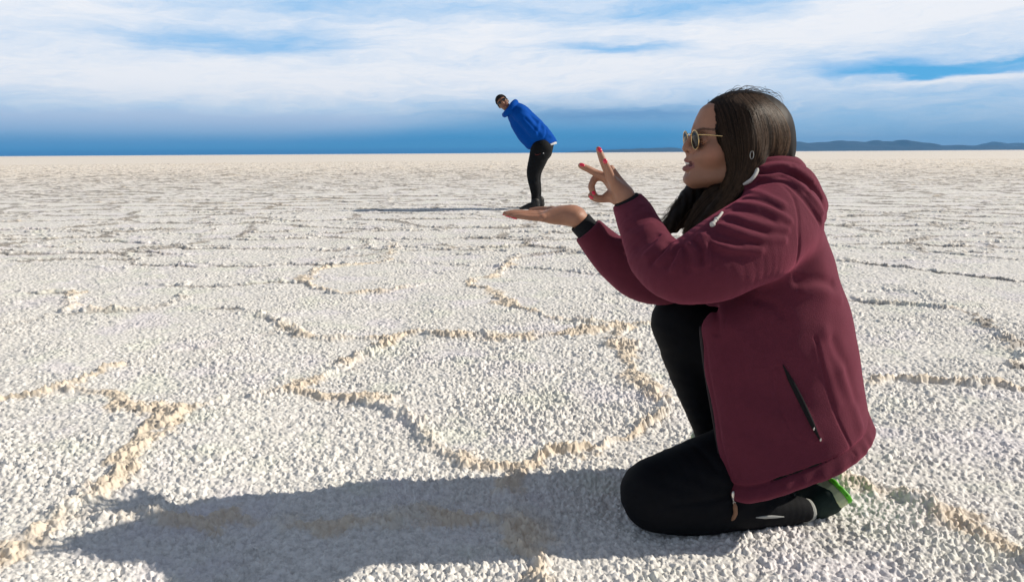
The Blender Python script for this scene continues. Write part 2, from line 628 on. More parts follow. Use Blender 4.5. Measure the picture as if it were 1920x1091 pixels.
def ground_fields(x, y):
    """height, tan-ness and grey-ness of the crust at world x, y"""
    x = x.astype(np.float64); y = y.astype(np.float64)
    r = np.hypot(x, y)
    n = len(x)
    near = r < 95
    z = np.zeros(n, np.float32); tan = np.zeros(n, np.float32)
    xi = x[near]; yi = y[near]; ri = r[near]
    # wobbled coordinates so ridge lines are ragged
    w1 = vnoise(xi * 9, yi * 9, 11) - .5; w2 = vnoise(xi * 9, yi * 9, 12) - .5
    w3 = vnoise(xi * 28, yi * 28, 13) - .5; w4 = vnoise(xi * 28, yi * 28, 14) - .5
    wx = xi + w1 * .10 + w3 * .055 + (vnoise(xi * 70, yi * 70, 15) - .5) * .022; wy = yi + w2 * .10 + w4 * .055 + (vnoise(xi * 70, yi * 70, 16) - .5) * .022
    wid = .45 + 1.15 * vnoise(xi * 3.3, yi * 3.3, 17)
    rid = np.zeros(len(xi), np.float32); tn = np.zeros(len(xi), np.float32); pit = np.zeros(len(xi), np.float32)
    for s, tanw, pl in RIDGES:
        pl = np.array(pl, float); g = PG(pl[:, 0], pl[:, 1])[:, :2]
        g = spline(g, 3)
        for a, b in zip(g[:-1], g[1:]):
            m = np.nonzero((wx > min(a[0], b[0]) - .16) & (wx < max(a[0], b[0]) + .16) & (wy > min(a[1], b[1]) - .16) & (wy < max(a[1], b[1]) + .16))[0]
            if not len(m):
                continue
            d = seg_dist(wx[m], wy[m], a, b)
            v = (s * np.exp(-(d / (.030 * wid[m])) ** 2)).astype(np.float32)
            rid[m] = np.maximum(rid[m], v)
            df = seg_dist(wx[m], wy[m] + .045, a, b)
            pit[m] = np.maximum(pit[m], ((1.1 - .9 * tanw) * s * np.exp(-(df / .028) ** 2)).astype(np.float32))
            tn[m] = np.maximum(tn[m], (tanw * np.exp(-(d / (.054 * wid[m])) ** 2)).astype(np.float32))
    # beyond the near field and outside the view: polygons
    vm = np.maximum(ss(yi, 5.4, 6.6), ss(np.abs(xi) - .74 * yi, 0.05, 0.25))
    vm = np.where(yi < 0, 1, vm)
    e = voro_edge((wx + .4 * np.sin(yi * .6)) / 1.7, wy / .98, 31) * .98
    wd = np.maximum(.034, .0036 * ri)
    ef = voro_edge((wx + .4 * np.sin(yi * .6)) / 1.7, (wy + wd * 1.25) / .98, 31) * .98
    lump = .55 + .75 * vnoise(xi * 1.7, yi * 2.3, 41)
    v = np.exp(-(e / wd) ** 2) * lump * vm
    rid = np.maximum(rid, v.astype(np.float32))
    tn = np.maximum(tn, (v * (.15 + .5 * vnoise(xi * .5, yi * .5, 43))).astype(np.float32))
    e2 = voro_edge((wx + 3.3 + .3 * np.sin(yi * .9)) / .95, (wy + 1.7) / .62, 37) * .62
    l2 = ss(vnoise(xi * 1.3, yi * 2.6, 45), .22, .65)
    vm2 = np.maximum(vm, .42 * ss(yi, 2.6, 4.0))
    v2 = np.exp(-(e2 / (wd * .8)) ** 2) * l2 * vm2 * .95
    rid = np.maximum(rid, v2.astype(np.float32)); tn = np.maximum(tn, (v2 * .35).astype(np.float32))
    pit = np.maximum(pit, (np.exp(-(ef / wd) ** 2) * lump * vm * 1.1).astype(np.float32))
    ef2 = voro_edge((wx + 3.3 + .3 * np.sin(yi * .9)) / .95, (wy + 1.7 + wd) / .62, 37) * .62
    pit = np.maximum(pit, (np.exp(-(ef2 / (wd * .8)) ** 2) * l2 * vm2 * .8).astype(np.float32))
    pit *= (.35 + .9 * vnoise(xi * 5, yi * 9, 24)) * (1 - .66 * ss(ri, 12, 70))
    # broken, lumpy ridges
    br = vnoise(xi * 14, yi * 14, 21); br2 = vnoise(xi * 4, yi * 4, 22)
    rid *= .22 + 1.15 * br * (.45 + br2)
    tn *= .25 + 1.1 * vnoise(xi * 7, yi * 7, 23)
    zz = rid * .0125 * np.maximum(1, ri / 11)
    # slow undulation
    zz = zz - np.minimum(pit, 1) * .010
    zz = zz + (vnoise(xi * 3.1, yi * 3.1, 51) - .5) * .014 + (vnoise(xi * .9, yi * .9, 52) - .5) * .02
    # popcorn salt: three sizes
    c = ri < 16
    xa = xi[c] + (vnoise(xi[c] * 75, yi[c] * 75, 61) - .5) * .009; ya = yi[c] + (vnoise(xi[c] * 75, yi[c] * 75, 62) - .5) * .009
    fade = 1 - ss(ri[c], 9, 16) * .7
    p1 = popcorn(xa, ya, .0130, 70, True); p2 = popcorn(xa, ya, .0066, 80, True)
    patch = (.55 + .75 * vnoise(xi[c] * 7, yi[c] * 7, 63)) * (.72 + .55 * vnoise(xi[c] * 1.6, yi[c] * 1.6, 67))
    amp = (.0150 + .008 * np.minimum(rid[c], 1)) * fade * patch
    p0 = popcorn(xa, ya, .034, 90)
    zz[c] += p1 * amp + p2 * amp * .60 + (vnoise(xa * 210, ya * 210, 66) - .5) * .0022 * fade + p0 * (.006 * vnoise(xi[c] * 2.7, yi[c] * 2.7, 68) + .002 + .012 * np.minimum(rid[c] * 1.2, 1)) * fade
    far = ~c
    zz[far] += (vnoise(xi[far] * 14, yi[far] * 14, 64)) * .012 + .004
    zz *= (1 - ss(ri, 70, 95))
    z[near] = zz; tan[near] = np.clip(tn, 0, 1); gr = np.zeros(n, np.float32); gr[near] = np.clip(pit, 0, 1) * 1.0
    tan[~near] = 0.0
    return z, tan, gr


def build_ground():
    deg = np.pi / 180
    a_in = np.arange(-37, 37.001, 0.066)
    a_mid = np.r_[np.arange(37.15, 80, .22)]
    a_out = np.r_[np.arange(81, 180, 3.0)]
    ang = np.r_[-a_out[::-1], -a_mid[::-1], a_in, a_mid, a_out] * deg
    rr = [0.06, .2, .4, .6, .8, .95]
    rr += list(np.arange(1.05, 1.27, .01))
    r = 1.27
    while r < 16: rr.append(r); r *= 1.00205
    while r < 96: rr.append(r); r *= 1.0042
    while r < 400: rr.append(r); r *= 1.04
    while r < 11000: rr.append(r); r *= 1.2
    rr.append(11000)
    rr = np.array(rr)
    A, Rr = np.meshgrid(ang, rr)
    X = (np.sin(A) * Rr).ravel(); Y = (np.cos(A) * Rr).ravel()
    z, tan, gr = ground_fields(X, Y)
    nr, na = A.shape
    i = np.arange(nr - 1)[:, None] * na + np.arange(na)[None]
    j = np.arange(nr - 1)[:, None] * na + (np.arange(na)[None] + 1) % na
    F = np.stack([i, j, j + na, i + na], -1).reshape(-1, 4)[:, ::-1]
    V = np.c_[X, Y, z]
    # centre cap
    V = np.vstack([V, [[0, 0, 0]]])
    tan = np.r_[tan, 0]; gr = np.r_[gr, 0]
    capc = np.full(na, len(V) - 1)
    Fc = np.stack([np.arange(na), (np.arange(na) + 1) % na, capc, capc], -1)
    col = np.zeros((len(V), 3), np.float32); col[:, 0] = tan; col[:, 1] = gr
    m = bpy.data.materials.new('salt_crust'); m.use_nodes = True
    n = NT(m.node_tree); b = m.node_tree.nodes['Principled BSDF']
    at = n.node('ShaderNodeAttribute', attribute_name='tint')
    sepc = n.node('ShaderNodeSeparateColor'); m.node_tree.links.new(at.outputs['Color'], sepc.inputs[0])
    oc = n.node('ShaderNodeTexCoord').outputs['Object']
    pos = n.node('ShaderNodeSeparateXYZ'); m.node_tree.links.new(oc, pos.inputs[0])
    dist = n.m('SQRT', n.add(n.mul(pos.outputs[0], pos.outputs[0]), n.mul(pos.outputs[1], pos.outputs[1])))
    blot = n.noise(oc, 2.2, 3, .6)
    f1 = n.sstep(n.noise(oc, 62, 5, .72), .30, .62)
    white = n.mix(f1, (.55, .54, .515), (.88, .86, .82))
    white = n.mix(n.mul(n.sstep(blot, .5, .68), .42), white, (.76, .72, .80))
    white = n.mix(n.mul(n.sstep(n.noise(oc, 3.1, 3, .6), .52, .68), .45), white, (.74, .77, .66))
    # the old dusty salt of the open flat is creamier than the fresh crystals close by
    plain = n.mix(n.noise(n.xyz(n.mul(pos.outputs[0], .12), n.mul(pos.outputs[1], .03)), 3, 4, .6), (.84, .73, .63), (.86, .80, .68))
    white = n.mix(n.mul(n.sstep(dist, 9, 45), .75), white, plain)
    # beyond the modelled ridges the same polygons go on as darker colour lines of many sizes
    farl = None
    for k, (sx, sy) in enumerate(((.35, 1.1), (.07, .30), (.014, .07))):
        q = n.noise(n.xyz(n.mul(pos.outputs[0], sx), n.mul(pos.outputs[1], sy), 1.0 + k), 2.0, 5, .65)
        q = n.sstep(q, .50, .68)
        farl = q if farl is None else n.m('MAXIMUM', farl, q)
    white = n.mix(n.mul(n.mul(farl, n.sstep(dist, 40, 120)), .22), white, (.46, .40, .34))
    tanc = n.mix(n.noise(oc, 30, 4, .6), (.60, .49, .36), (.86, .75, .60))
    tf = n.mul(n.sstep(n.add(sepc.outputs[0], n.mul(n.sub(n.noise(oc, 25, 4, .6), .5), .5)), .18, .75), .85)
    c = n.mix(tf, white, tanc)
    c = n.mix(n.mul(n.sstep(n.add(sepc.outputs[1], n.mul(n.sub(n.noise(oc, 18, 4, .6), .5), .4)), .22, .75), .72), c, (.25, .22, .19))  # darkens the camera side of ridges: dirt plus their shade, painted in colour
    m.node_tree.links.new(c, b.inputs['Base Color'])
    b.inputs['Roughness'].default_value = .62; b.inputs['Specular IOR Level'].default_value = .35
    bm = n.node('ShaderNodeBump'); bm.inputs['Strength'].default_value = .5; bm.inputs['Distance'].default_value = .003
    m.node_tree.links.new(n.noise(oc, 260, 3, .7), bm.inputs['Height']); m.node_tree.links.new(bm.outputs[0], b.inputs['Normal'])
    allF = F
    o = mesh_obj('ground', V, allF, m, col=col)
    o['kind'] = 'structure'
    return o


build_ground()


# ------------------------------------------------------------------ far hills (low range on the right horizon)
def build_hills(profile, dist, depth, name, mat):
    """profile: (px, py of crest); a solid range dist metres away"""
    pr = np.array(profile, float)
    xs = np.linspace(pr[0, 0], pr[-1, 0], 220); ys = np.interp(xs, pr[:, 0], pr[:, 1])
    hz = 293 - 12 * xs / 1920
    ys = ys + (vnoise(xs * .09, xs * 0, 5) - .5) * 1.6 * np.minimum(1, (hz - ys) / 5)
    top = P(xs, ys, dist)
    H = np.maximum(top[:, 2], 1.0)
    nd = 26
    V = []; u = np.linspace(-1, 1, nd)
    for k, t in enumerate(u):
        yy = dist + t * depth
        prof = (1 - abs(t)) ** 1.1
        nz = .55 + .9 * vnoise(top[:, 0] / 420 + t * 1.3, np.full(len(xs), t * 5.0), 9)
        h = H * prof * (nz if abs(t) > .05 else 1.0) - 3
        V.append(np.c_[top[:, 0], np.full(len(xs), yy), np.minimum(h, H * (1 - abs(t) * .6))])
    V = np.array(V).reshape(-1, 3); n = len(xs)
    F = [(k * n + i, k * n + i + 1, (k + 1) * n + i + 1, (k + 1) * n + i) for k in range(nd - 1) for i in range(n - 1)]
    o = mesh_obj(name, V, np.array(F), mat)
    o['kind'] = 'structure'
    return o


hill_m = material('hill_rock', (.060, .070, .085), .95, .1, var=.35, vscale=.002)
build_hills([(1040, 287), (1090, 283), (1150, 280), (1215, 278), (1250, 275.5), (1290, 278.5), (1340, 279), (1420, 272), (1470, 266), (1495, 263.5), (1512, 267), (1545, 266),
             (1575, 262.6), (1600, 263.5), (1625, 265), (1640, 262), (1672, 265), (1692, 260.8), (1712, 265), (1738, 268), (1762, 272.5), (1800, 271.8), (1850, 273),
             (1900, 274.2), (1960, 273), (2060, 276), (2150, 280)], 8000, 600, 'hills', hill_m)
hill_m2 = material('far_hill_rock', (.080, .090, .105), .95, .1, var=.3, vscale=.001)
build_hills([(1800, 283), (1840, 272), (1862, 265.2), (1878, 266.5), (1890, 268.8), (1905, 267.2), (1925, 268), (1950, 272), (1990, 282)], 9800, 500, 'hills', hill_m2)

# air over the flat: the far range fades to blue
def build_haze():
    R, z0, z1 = 11500.0, -2.0, 190.0
    V = [(x, y, z) for z in (z0, z1) for x, y in ((-R, -R), (R, -R), (R, R), (-R, R))]
    F = [(3, 2, 1, 0), (4, 5, 6, 7), (0, 1, 5, 4), (1, 2, 6, 5), (2, 3, 7, 6), (3, 0, 4, 7)]
    m = bpy.data.materials.new('haze_air'); m.use_nodes = True
    nt = m.node_tree
    nt.nodes.remove(nt.nodes['Principled BSDF'])
    v = nt.nodes.new('ShaderNodeVolumePrincipled')
    v.inputs['Color'].default_value = (.17, .51, .98, 1)
    v.inputs['Density'].default_value = 9.0e-5
    nt.links.new(v.outputs[0], nt.nodes['Material Output'].inputs['Volume'])
    o = mesh_obj('haze', V, F, m, smooth=False)
    o['kind'] = 'stuff'
    return o


build_haze()


# ------------------------------------------------------------------ kneeling woman
YS = 1.75                                   # her middle plane, facing -X
HEAD_YAW = math.radians(5)
HO = P(1390, 262, YS); HS = scl(HO)
HF = np.array([-math.cos(HEAD_YAW), -math.sin(HEAD_YAW), 0])      # where the face looks
HL = np.array([math.sin(HEAD_YAW), -math.cos(HEAD_YAW), 0])       # her left, towards the camera
HZ = np.array([0, 0, 1.0])
HM = np.array([HF, HL, HZ])


def H(px, py, lat=0.0):
    return HO + HF * ((1390 - px) * HS) + HZ * ((262 - py) * HS) + HL * lat


def hchain(rows, n=4):
    return Chain([(*H(x, y, l), r * HS) for x, y, l, r in rows], n)


# ---- body: head, neck, trunk, arms and hands
face_rows = np.array([  # py, front px, half width
    (186, 1352, .040), (194, 1328, .055), (200, 1317, .059), (206, 1311, .062), (222, 1303, .066), (234, 1298.5, .069), (242, 1296.5, .0695), (250, 1299, .069), (258, 1303.5, .069),
    (266, 1303, .0695), (278, 1296, .069), (288, 1288.5, .068), (296, 1286, .066), (304, 1287.5, .063), (312, 1287, .059), (320, 1286.5, .0535), (327, 1284.5, .047),
    (334, 1282.5, .041), (339, 1284, .034), (343, 1289, .026), (347, 1301, .018), (350, 1318, .010)], float)


def face_f(p):
    q = (p - HO) @ HM.T
    py = 262 - q[:, 2] / HS
    front = np.interp(py, face_rows[:, 0], face_rows[:, 1]); w = np.interp(py, face_rows[:, 0], face_rows[:, 2])
    a = np.maximum((1398 - front) * HS, .004); w = np.maximum(w, .004)
    fx = q[:, 0] + 8 * HS
    a = np.where(fx < 0, np.minimum(a, 42 * HS), a)
    n = 2.25
    k = (np.abs(fx / a) ** n + np.abs(q[:, 1] / w) ** n) ** (1 / n)
    d = (k - 1) * np.minimum(a, w) * .9
    d = np.maximum(d, (py - 350) * HS); d = np.maximum(d, (186 - py) * HS)
    return d


body = Sdf()
body.u(Ell(H(1389, 250), (.095, .072, .080), HM))
body.u(Fn(face_f, H(1370, 270), .14), .012)
for s in (1, -1):
    body.u(hchain([(1388, 292, .060 * s, 12), (1374, 320, .052 * s, 12), (1338, 330, .036 * s, 10), (1304, 335, .012 * s, 7)], 4), .025)
    body.u(Ell(H(1325, 287, .043 * s), (.022, .020, .020), HM), .025)          # cheek
    body.sub(Ell(H(1300, 262, .033 * s), (.011, .019, .011), HM), .012)         # eye socket
    body.u(Ell(H(1309.5, 262, .031 * s), (.0115, .0125, .0105), HM), .003)      # eye
    body.disp(fold([H(1302, 262.5, .022 * s), H(1300, 263, .031 * s), H(1303, 262.5, .041 * s)], .0012, .0016))
    body.u(Ell(H(1396, 272, .072 * s), (.016, .006, .028), HM), .006)           # ear
    body.u(hchain([(1291.5, 279.5, .0105 * s, 5.0), (1296, 277, .0125 * s, 4.5)], 2), .005)   # nostril wing
body.u(hchain([(1301, 243, 0, 4.5), (1297.5, 252, 0, 4.8), (1291, 263, 0, 5.6), (1286, 272, 0, 6.6), (1284.3, 277.2, 0, 7.0)], 4), .009)
body.u(hchain([(1288, 282.5, 0, 4.2), (1290, 290, 0, 3.6)], 2), .005)
for s in (1, -1):
    body.sub(hchain([(1286.5, 283.5, .006 * s, 2.2), (1291, 281, .0065 * s, 2.0)], 2), .002)
body.sub(hchain([(1288, 306.5, -.022, 1.4), (1283, 305.5, -.012, 3.3), (1280, 305.5, 0, 4.3), (1283, 305.5, .012, 3.3), (1292, 307.2, .0225, 1.6)], 3), .002)
body.u(hchain([(1300, 307, -.024, 2.2), (1291.5, 301.5, -.013, 3.0), (1285.2, 299, 0, 3.9), (1291.5, 301.5, .013, 3.0), (1300, 307, .024, 2.2)], 4), .003)
body.u(hchain([(1300, 309, -.023, 2.4), (1290.5, 313.5, -.013, 3.7), (1284.2, 315, 0, 5.4), (1290.5, 313.5, .013, 3.7), (1300, 309, .023, 2.4)], 4), .003)
body.disp(fold([H(1286.5, 323.5, -.012), H(1283.5, 324, 0), H(1286.5, 323.5, .012)], .0022, .004))
body.disp(fold([H(1297, 287, .020), H(1303, 297, .027), H(1305, 307, .029)], .0016, .0045))
body.disp(fold([H(1297, 287, -.020), H(1303, 297, -.027), H(1305, 307, -.029)], .0016, .0045))
body.u(px_chain([(1383, 318, YS, 42), (1398, 350, YS, 43), (1425, 400, YS, 52)]), .03)
SKIN_HEAD = body


def skin_colour(V):
    base = np.array([.39, .195, .125])
    c = np.tile(base, (len(V), 1))
    q = (V - HO) @ HM.T
    px = 1390 - q[:, 0] / HS; py = 262 - q[:, 2] / HS; lat = np.abs(q[:, 1])
    ish = np.linalg.norm(V - HO, axis=1) < .2
    lipu = ish & (py > 294.5) & (py < 308) & (px < 1302) & (lat < .0255) & (py > 296 + lat * 300)
    lipl = ish & (py > 307) & (py < 321.5 - lat * 330) & (px < 1302) & (lat < .0255)
    c[lipu | lipl] = (.31, .122, .105)
    br = ish & (np.abs(py - (242.5 + np.abs(lat - .034) * 150)) < 2.0) & (lat > .014) & (lat < .052) & (px < 1326)
    c[br] = c[br] * .35
    cheek = ish * np.exp(-(((px - 1318) / 20) ** 2 + ((py - 290) / 16) ** 2))
    c = c * (1 - cheek[:, None] * np.array([-.06, .05, .05]))
    mouthin = ish & (np.abs(py - 306) < 5) & (px > 1287.5) & (lat < .02) & (px < 1299)
    c[mouthin] = (.12, .03, .03)
    return c


skin_m = material('skin', (.36, .185, .115), .48, .4, var=.18, vscale=38, attr=True, bump=.25, bscale=900, sss=.12)


# arm axes (px, py, Y, r px) of the bare arms inside the sleeves
YN, YF = 1.70, 1.84
near_arm = [(1470, 425, 1.61, 46), (1400, 462, 1.55, 42), (1330, 497, 1.515, 38), (1262, 505, 1.525, 36), (1222, 470, 1.58, 31), (1197, 425, 1.64, 26), (1180, 388, YN, 21.5), (1170, 368, YN, 17.5)]
far_arm = [(1450, 425, 1.90, 36), (1370, 470, 1.90, 34), (1290, 505, 1.88, 31), (1205, 525, 1.86, 28), (1165, 500, 1.86, 25), (1125, 458, 1.86, 21), (1098, 424, YF, 16.5), (1085, 414, YF, 16)]
trunk = Sdf()
trunk.u(px_chain([(1430, 395, YS, 55), (1455, 470, YS, 70), (1470, 580, YS, 72), (1490, 700, YS, 76), (1515, 790, YS, 76)]))
trunk.u(px_chain([(1455, 415, 1.62, 46), (1455, 415, 1.88, 44)]), .05)
trunk.u(px_chain(near_arm), .03)
trunk.u(px_chain(far_arm), .03)

# ---- left hand, raised, finger and thumb making a ring
def nchain(rows, n=4):
    return px_chain([(x, y, Y + .17, r) for x, y, Y, r in rows], n)


hn = Sdf()
hn.u(nchain([(1196, 412, 1.53, 23), (1182, 388, 1.53, 20), (1170, 369, 1.53, 16.5)]))
pal = [[(1170, 370, 1.53, 16), (1158, 352, 1.518, 11), (1148, 337, 1.508, 7.6)],
       [(1170, 368, 1.53, 15), (1157, 349, 1.528, 11.5), (1144, 332, 1.525, 7.8)],
       [(1168, 366, 1.53 + .01, 15), (1152, 347, 1.545, 11), (1137, 331, 1.545, 7.6)],
       [(1166, 368, 1.53 + .02, 14), (1150, 352, 1.562, 10), (1134, 334, 1.563, 7.6)],
       [(1166, 376, 1.53 + .02, 13), (1152, 370, 1.552, 12), (1140, 369, 1.556, 9.5)],
       [(1172, 362, 1.53 + .01, 12), (1156, 333, 1.54, 8), (1146, 316, 1.535, 6.2)]]
for c in pal:
    hn.u(nchain(c), .012)
hn.u(nchain([(1144, 332, 1.525, 7.4), (1136, 315, 1.521, 7.2), (1130, 301, 1.518, 6.5), (1125.5, 288, 1.518, 6.0), (1122, 279.5, 1.52, 4.6)]), .005)   # ring
hn.u(nchain([(1148, 337, 1.508, 7.0), (1143, 323, 1.503, 6.4), (1137.5, 310.5, 1.499, 5.6), (1134, 302, 1.498, 4.4)]), .004)                       # little
hn.u(nchain([(1140, 333, 1.545, 7.4), (1127, 328.5, 1.547, 7.4), (1116, 324, 1.548, 6.8), (1102.5, 317, 1.546, 6.2), (1093, 312.8, 1.545, 5.8), (1088.5, 310.5, 1.545, 4.8)]), .005)   # middle
hn.u(nchain([(1134, 334, 1.563, 7.4), (1123, 332.5, 1.563, 7.3), (1115.5, 335.5, 1.560, 6.9), (1111, 343, 1.557, 6.3), (1109, 350, 1.555, 6.3), (1111, 357.5, 1.552, 5.8), (1114, 364, 1.550, 5.0)], 5), .004)   # index
hn.u(nchain([(1142, 369, 1.556, 9), (1132, 372.5, 1.553, 7.6), (1120, 372.2, 1.550, 7.2), (1112, 369.5, 1.548, 6.6), (1107, 366.6, 1.547, 4.8)]), .005)   # thumb
for a in [(1127, 328.5, 1.539, 7), (1102.5, 317, 1.539, 6)]:
    pass
knuck = [[(1133, 309.5), (1137, 307.5)], [(1099, 318), (1102, 313)]]

# ---- right hand, held out flat with the palm up
hf = Sdf()
hf.u(px_chain([(1118, 448, YF, 21), (1098, 424, YF, 16.5), (1086, 412, YF, 15.5), (1072, 405, YF, 15)]))
for c in [[(1080, 409, YF - .012, 13), (1050, 409, 1.838, 12), (1018, 408.5, 1.826, 7.4)],
          [(1080, 407, YF, 13), (1050, 407, 1.853, 11), (1016, 405.5, 1.847, 7.2)],
          [(1080, 406, YF + .008, 13), (1050, 405, 1.872, 11), (1014, 403, 1.868, 7.2)],
          [(1080, 406, YF + .014, 13), (1050, 404, 1.888, 11), (1014, 402, 1.889, 7.0)],
          [(1078, 404, YF + .01, 13), (1058, 399, 1.893, 11), (1034, 395.5, 1.922, 8)]]:
    hf.u(px_chain(c), .016)
hf.u(Ell(P(1050, 400.5, 1.842), (.040, .020, .0165), np.array([[.97, 0, .24], [0, 1, 0], [-.24, 0, .97]])), .014)       # heel of the hand
hf.u(Ell(P(1056, 400, 1.888), (.036, .020, .016)), .014)
hf.u(px_chain([(1018, 408.5, 1.826, 6.8), (997, 407.8, 1.825, 6.0), (977, 405.8, 1.825, 5.4), (962, 405.4, 1.826, 4.0)]), .004)
hf.u(px_chain([(1016, 405.5, 1.847, 7.0), (990, 404.3, 1.846, 6.3), (966, 402.6, 1.846, 5.7), (950, 402.5, 1.847, 4.2)]), .004)
hf.u(px_chain([(1014, 403.5, 1.868, 7.0), (986, 402, 1.868, 6.4), (961, 400.3, 1.868, 5.8), (947, 400.6, 1.868, 4.4)]), .004)
hf.u(px_chain([(1014, 402, 1.889, 6.8), (988, 400, 1.889, 6.2), (965, 399, 1.890, 5.6), (952, 399.4, 1.890, 4.2)]), .004)
hf.u(px_chain([(1036, 396, 1.920, 8), (1022, 394.3, 1.936, 7), (1006, 394.4, 1.945, 6.2), (995, 394.8, 1.947, 4.6)]), .006)

woman = thing('person', P(1400, 985, 1.72) * np.array([1, 1, 0]),
              'kneeling person with long dark hair in a maroon hooded jacket, one palm held out flat', 'person')
hlo = np.array([H(1276, 0)[0] - .03, YS - .11, P(1400, 425, YS)[2]]); hhi = np.array([H(1495, 0)[0] + .02, YS + .11, H(0, 165)[2]])
pieces = [polygonize(SKIN_HEAD, hlo, hhi, .0014),
          polygonize(hn, P(1070, 428, 1.72) - [0, .12, .02], P(1222, 258, 1.72) + [0, .10, .01], .0011),
          polygonize(hf, P(935, 455, 1.86) - [0, .09, 0], P(1135, 375, 1.86) + [0, .14, 0], .0012),
          polygonize(trunk, P(1060, 930, 1.75) - [0, .35, 0], P(1700, 330, 1.75) + [0, .35, 0], .006)]
VV, FF, o = [], [], 0
for v, f in pieces:
    VV.append(v); FF.append(f + o); o += len(v)
VV = np.concatenate(VV)
body_o = mesh_obj('body', VV, np.concatenate(FF), skin_m, woman, col=skin_colour(VV))

teeth_m = material('tooth_enamel', (.80, .76, .70), .25, .5)
tv, tf = tube(spline([H(1298, 305, -.018), H(1290.5, 304.6, -.010), H(1287, 304.4, 0), H(1290.5, 304.6, .010), H(1298, 305, .018)], 5), 2.9 * HS, 8)
mesh_obj('teeth', tv, tf, teeth_m, body_o)

nail_m = material('nail_polish', (.72, .012, .055), .18, .6, coat=.6)


def nail(c, n, d, w=.0052, l=.0068):
    n = np.asarray(n, float); n /= np.linalg.norm(n); d = np.asarray(d, float); d -= n * (d @ n); d /= np.linalg.norm(d)
    R = np.array([d, np.cross(n, d), n])
    v, f = ball(np.asarray(c), (l, w, .0022), R, 12, 8)
    mesh_obj('fingernail', v, f, nail_m, body_o)


def surf_nail(S, px, py, d2, t0, w=.0052, l=.0068, push=.0):
    p = trace(S, np.array([px]), np.array([py]), t0)
    n = grad(S, p)[0]
    dd = CR * d2[0] - CU * d2[1]
    nail(p[0] - n * .0004, n, dd, w, l)


surf_nail(hn, 1124.5, 281, (-4, -10), 1.2, .0050, .0070)
surf_nail(hn, 1134.5, 302.5, (-4, -9), 1.2, .0050, .0062)
surf_nail(hn, 1091.5, 309.3, (-9, -4), 1.2, .0045, .0068)
surf_nail(hn, 1113, 362, (3, 7), 1.2, .0042, .0060)
surf_nail(hn, 1108.5, 370.3, (-8, -4), 1.2, .0036, .0060)
for x, y, Y in [(964, 409.4, 1.824), (953, 406.0, 1.846), (947.5, 403.6, 1.868), (953, 402.4, 1.889)]:
    nail(P(x, y, Y), (-.25, -.25, -1), (-1, 0, 0), .0056, .0086)

# ---- jacket
jk_rows = np.array([  # py, front px, back px, half depth
    (300, 1420, 1490, .040), (330, 1398, 1500, .075), (355, 1380, 1512, .105), (390, 1362, 1532, .145), (430, 1350, 1549, .168), (470, 1342, 1563, .178), (520, 1322, 1579, .190),
    (570, 1312, 1595, .203), (620, 1316, 1607, .207), (680, 1325, 1616, .208), (740, 1336, 1627, .220), (790, 1345, 1639, .228), (830, 1352, 1649, .234), (870, 1360, 1653, .238), (960, 1378, 1653, .240)], float)
jz = P(np.full(len(jk_rows), 1440), jk_rows[:, 0], YS)[:, 2]
y_edge = 1.60
N_TOP, N_LOW = 2.5, 5.0
Z_A, Z_B = P(1440, 470, YS)[2], P(1440, 680, YS)[2]


def n_of(z):
    t = np.clip((Z_A - z) / (Z_A - Z_B), 0, 1)
    return N_TOP + (N_LOW - N_TOP) * t


def proj(p):
    q = p - CC; d = q @ CF
    return 960 + FPX * (q @ CR) / d, 545.5 - FPX * (q @ CU) / d


def fit_rows():
    th = np.linspace(0, 2 * math.pi, 181)
    f = P(jk_rows[:, 1], jk_rows[:, 0], YS)[:, 0]; b = P(jk_rows[:, 2], jk_rows[:, 0], YS)[:, 0]
    for _ in range(25):
        for i, (py, pf, pb, w) in enumerate(jk_rows):
            cx = (f[i] + b[i]) / 2; a = (b[i] - f[i]) / 2; N_ = float(n_of(jz[i]))
            nn = np.where(np.cos(th) > 0, 2.05, N_)
            x = cx + a * np.sign(np.cos(th)) * np.abs(np.cos(th)) ** (2 / nn); y = YS + w * np.sign(np.sin(th)) * np.abs(np.sin(th)) ** (2 / nn)
            X, Y_ = proj(np.c_[x, y, np.full(len(x), jz[i])])
            b[i] -= (X.max() - pb) * .0010
            if py >= 560:
                yo = min(abs(y_edge - YS) / w, .98); xe = cx - a * (1 - yo ** N_) ** (1 / N_)
                X0, _y = proj(np.array([[xe, y_edge, jz[i]]])); f[i] -= (X0[0] - pf) * .0010
            else:
                f[i] -= (X.min() - pf) * .0010
    return f, b


jf, jb = fit_rows()
_o = np.argsort(jz); jz, jf, jb, jw = jz[_o], jf[_o], jb[_o], jk_rows[_o, 3]
_zz = np.linspace(jz[0], jz[-1], 90)


def _sm(a):
    v = np.interp(_zz, jz, a); k = np.ones(5) / 5
    return np.convolve(np.r_[[v[0]] * 2, v, [v[-1]] * 2], k, 'valid')


jfS, jbS, jwS = _sm(jf), _sm(jb), _sm(jw)


def loft(p, inset=0.0):
    z = p[:, 2]; n = n_of(z)
    f = np.interp(z, _zz, jfS); b = np.interp(z, _zz, jbS); w = np.interp(z, _zz, jwS)
    cx = (f + b) / 2; a = np.maximum((b - f) / 2 - inset, .01); w = np.maximum(w - inset, .01)
    n = np.where(p[:, 0] > cx, 2.05, n)
    k = (np.abs((p[:, 0] - cx) / a) ** n + np.abs((p[:, 1] - YS) / w) ** n) ** (1 / n)
    d = (k - 1) * np.minimum(a, w) * .92
    return np.maximum(d, z - _zz[-1] + inset)


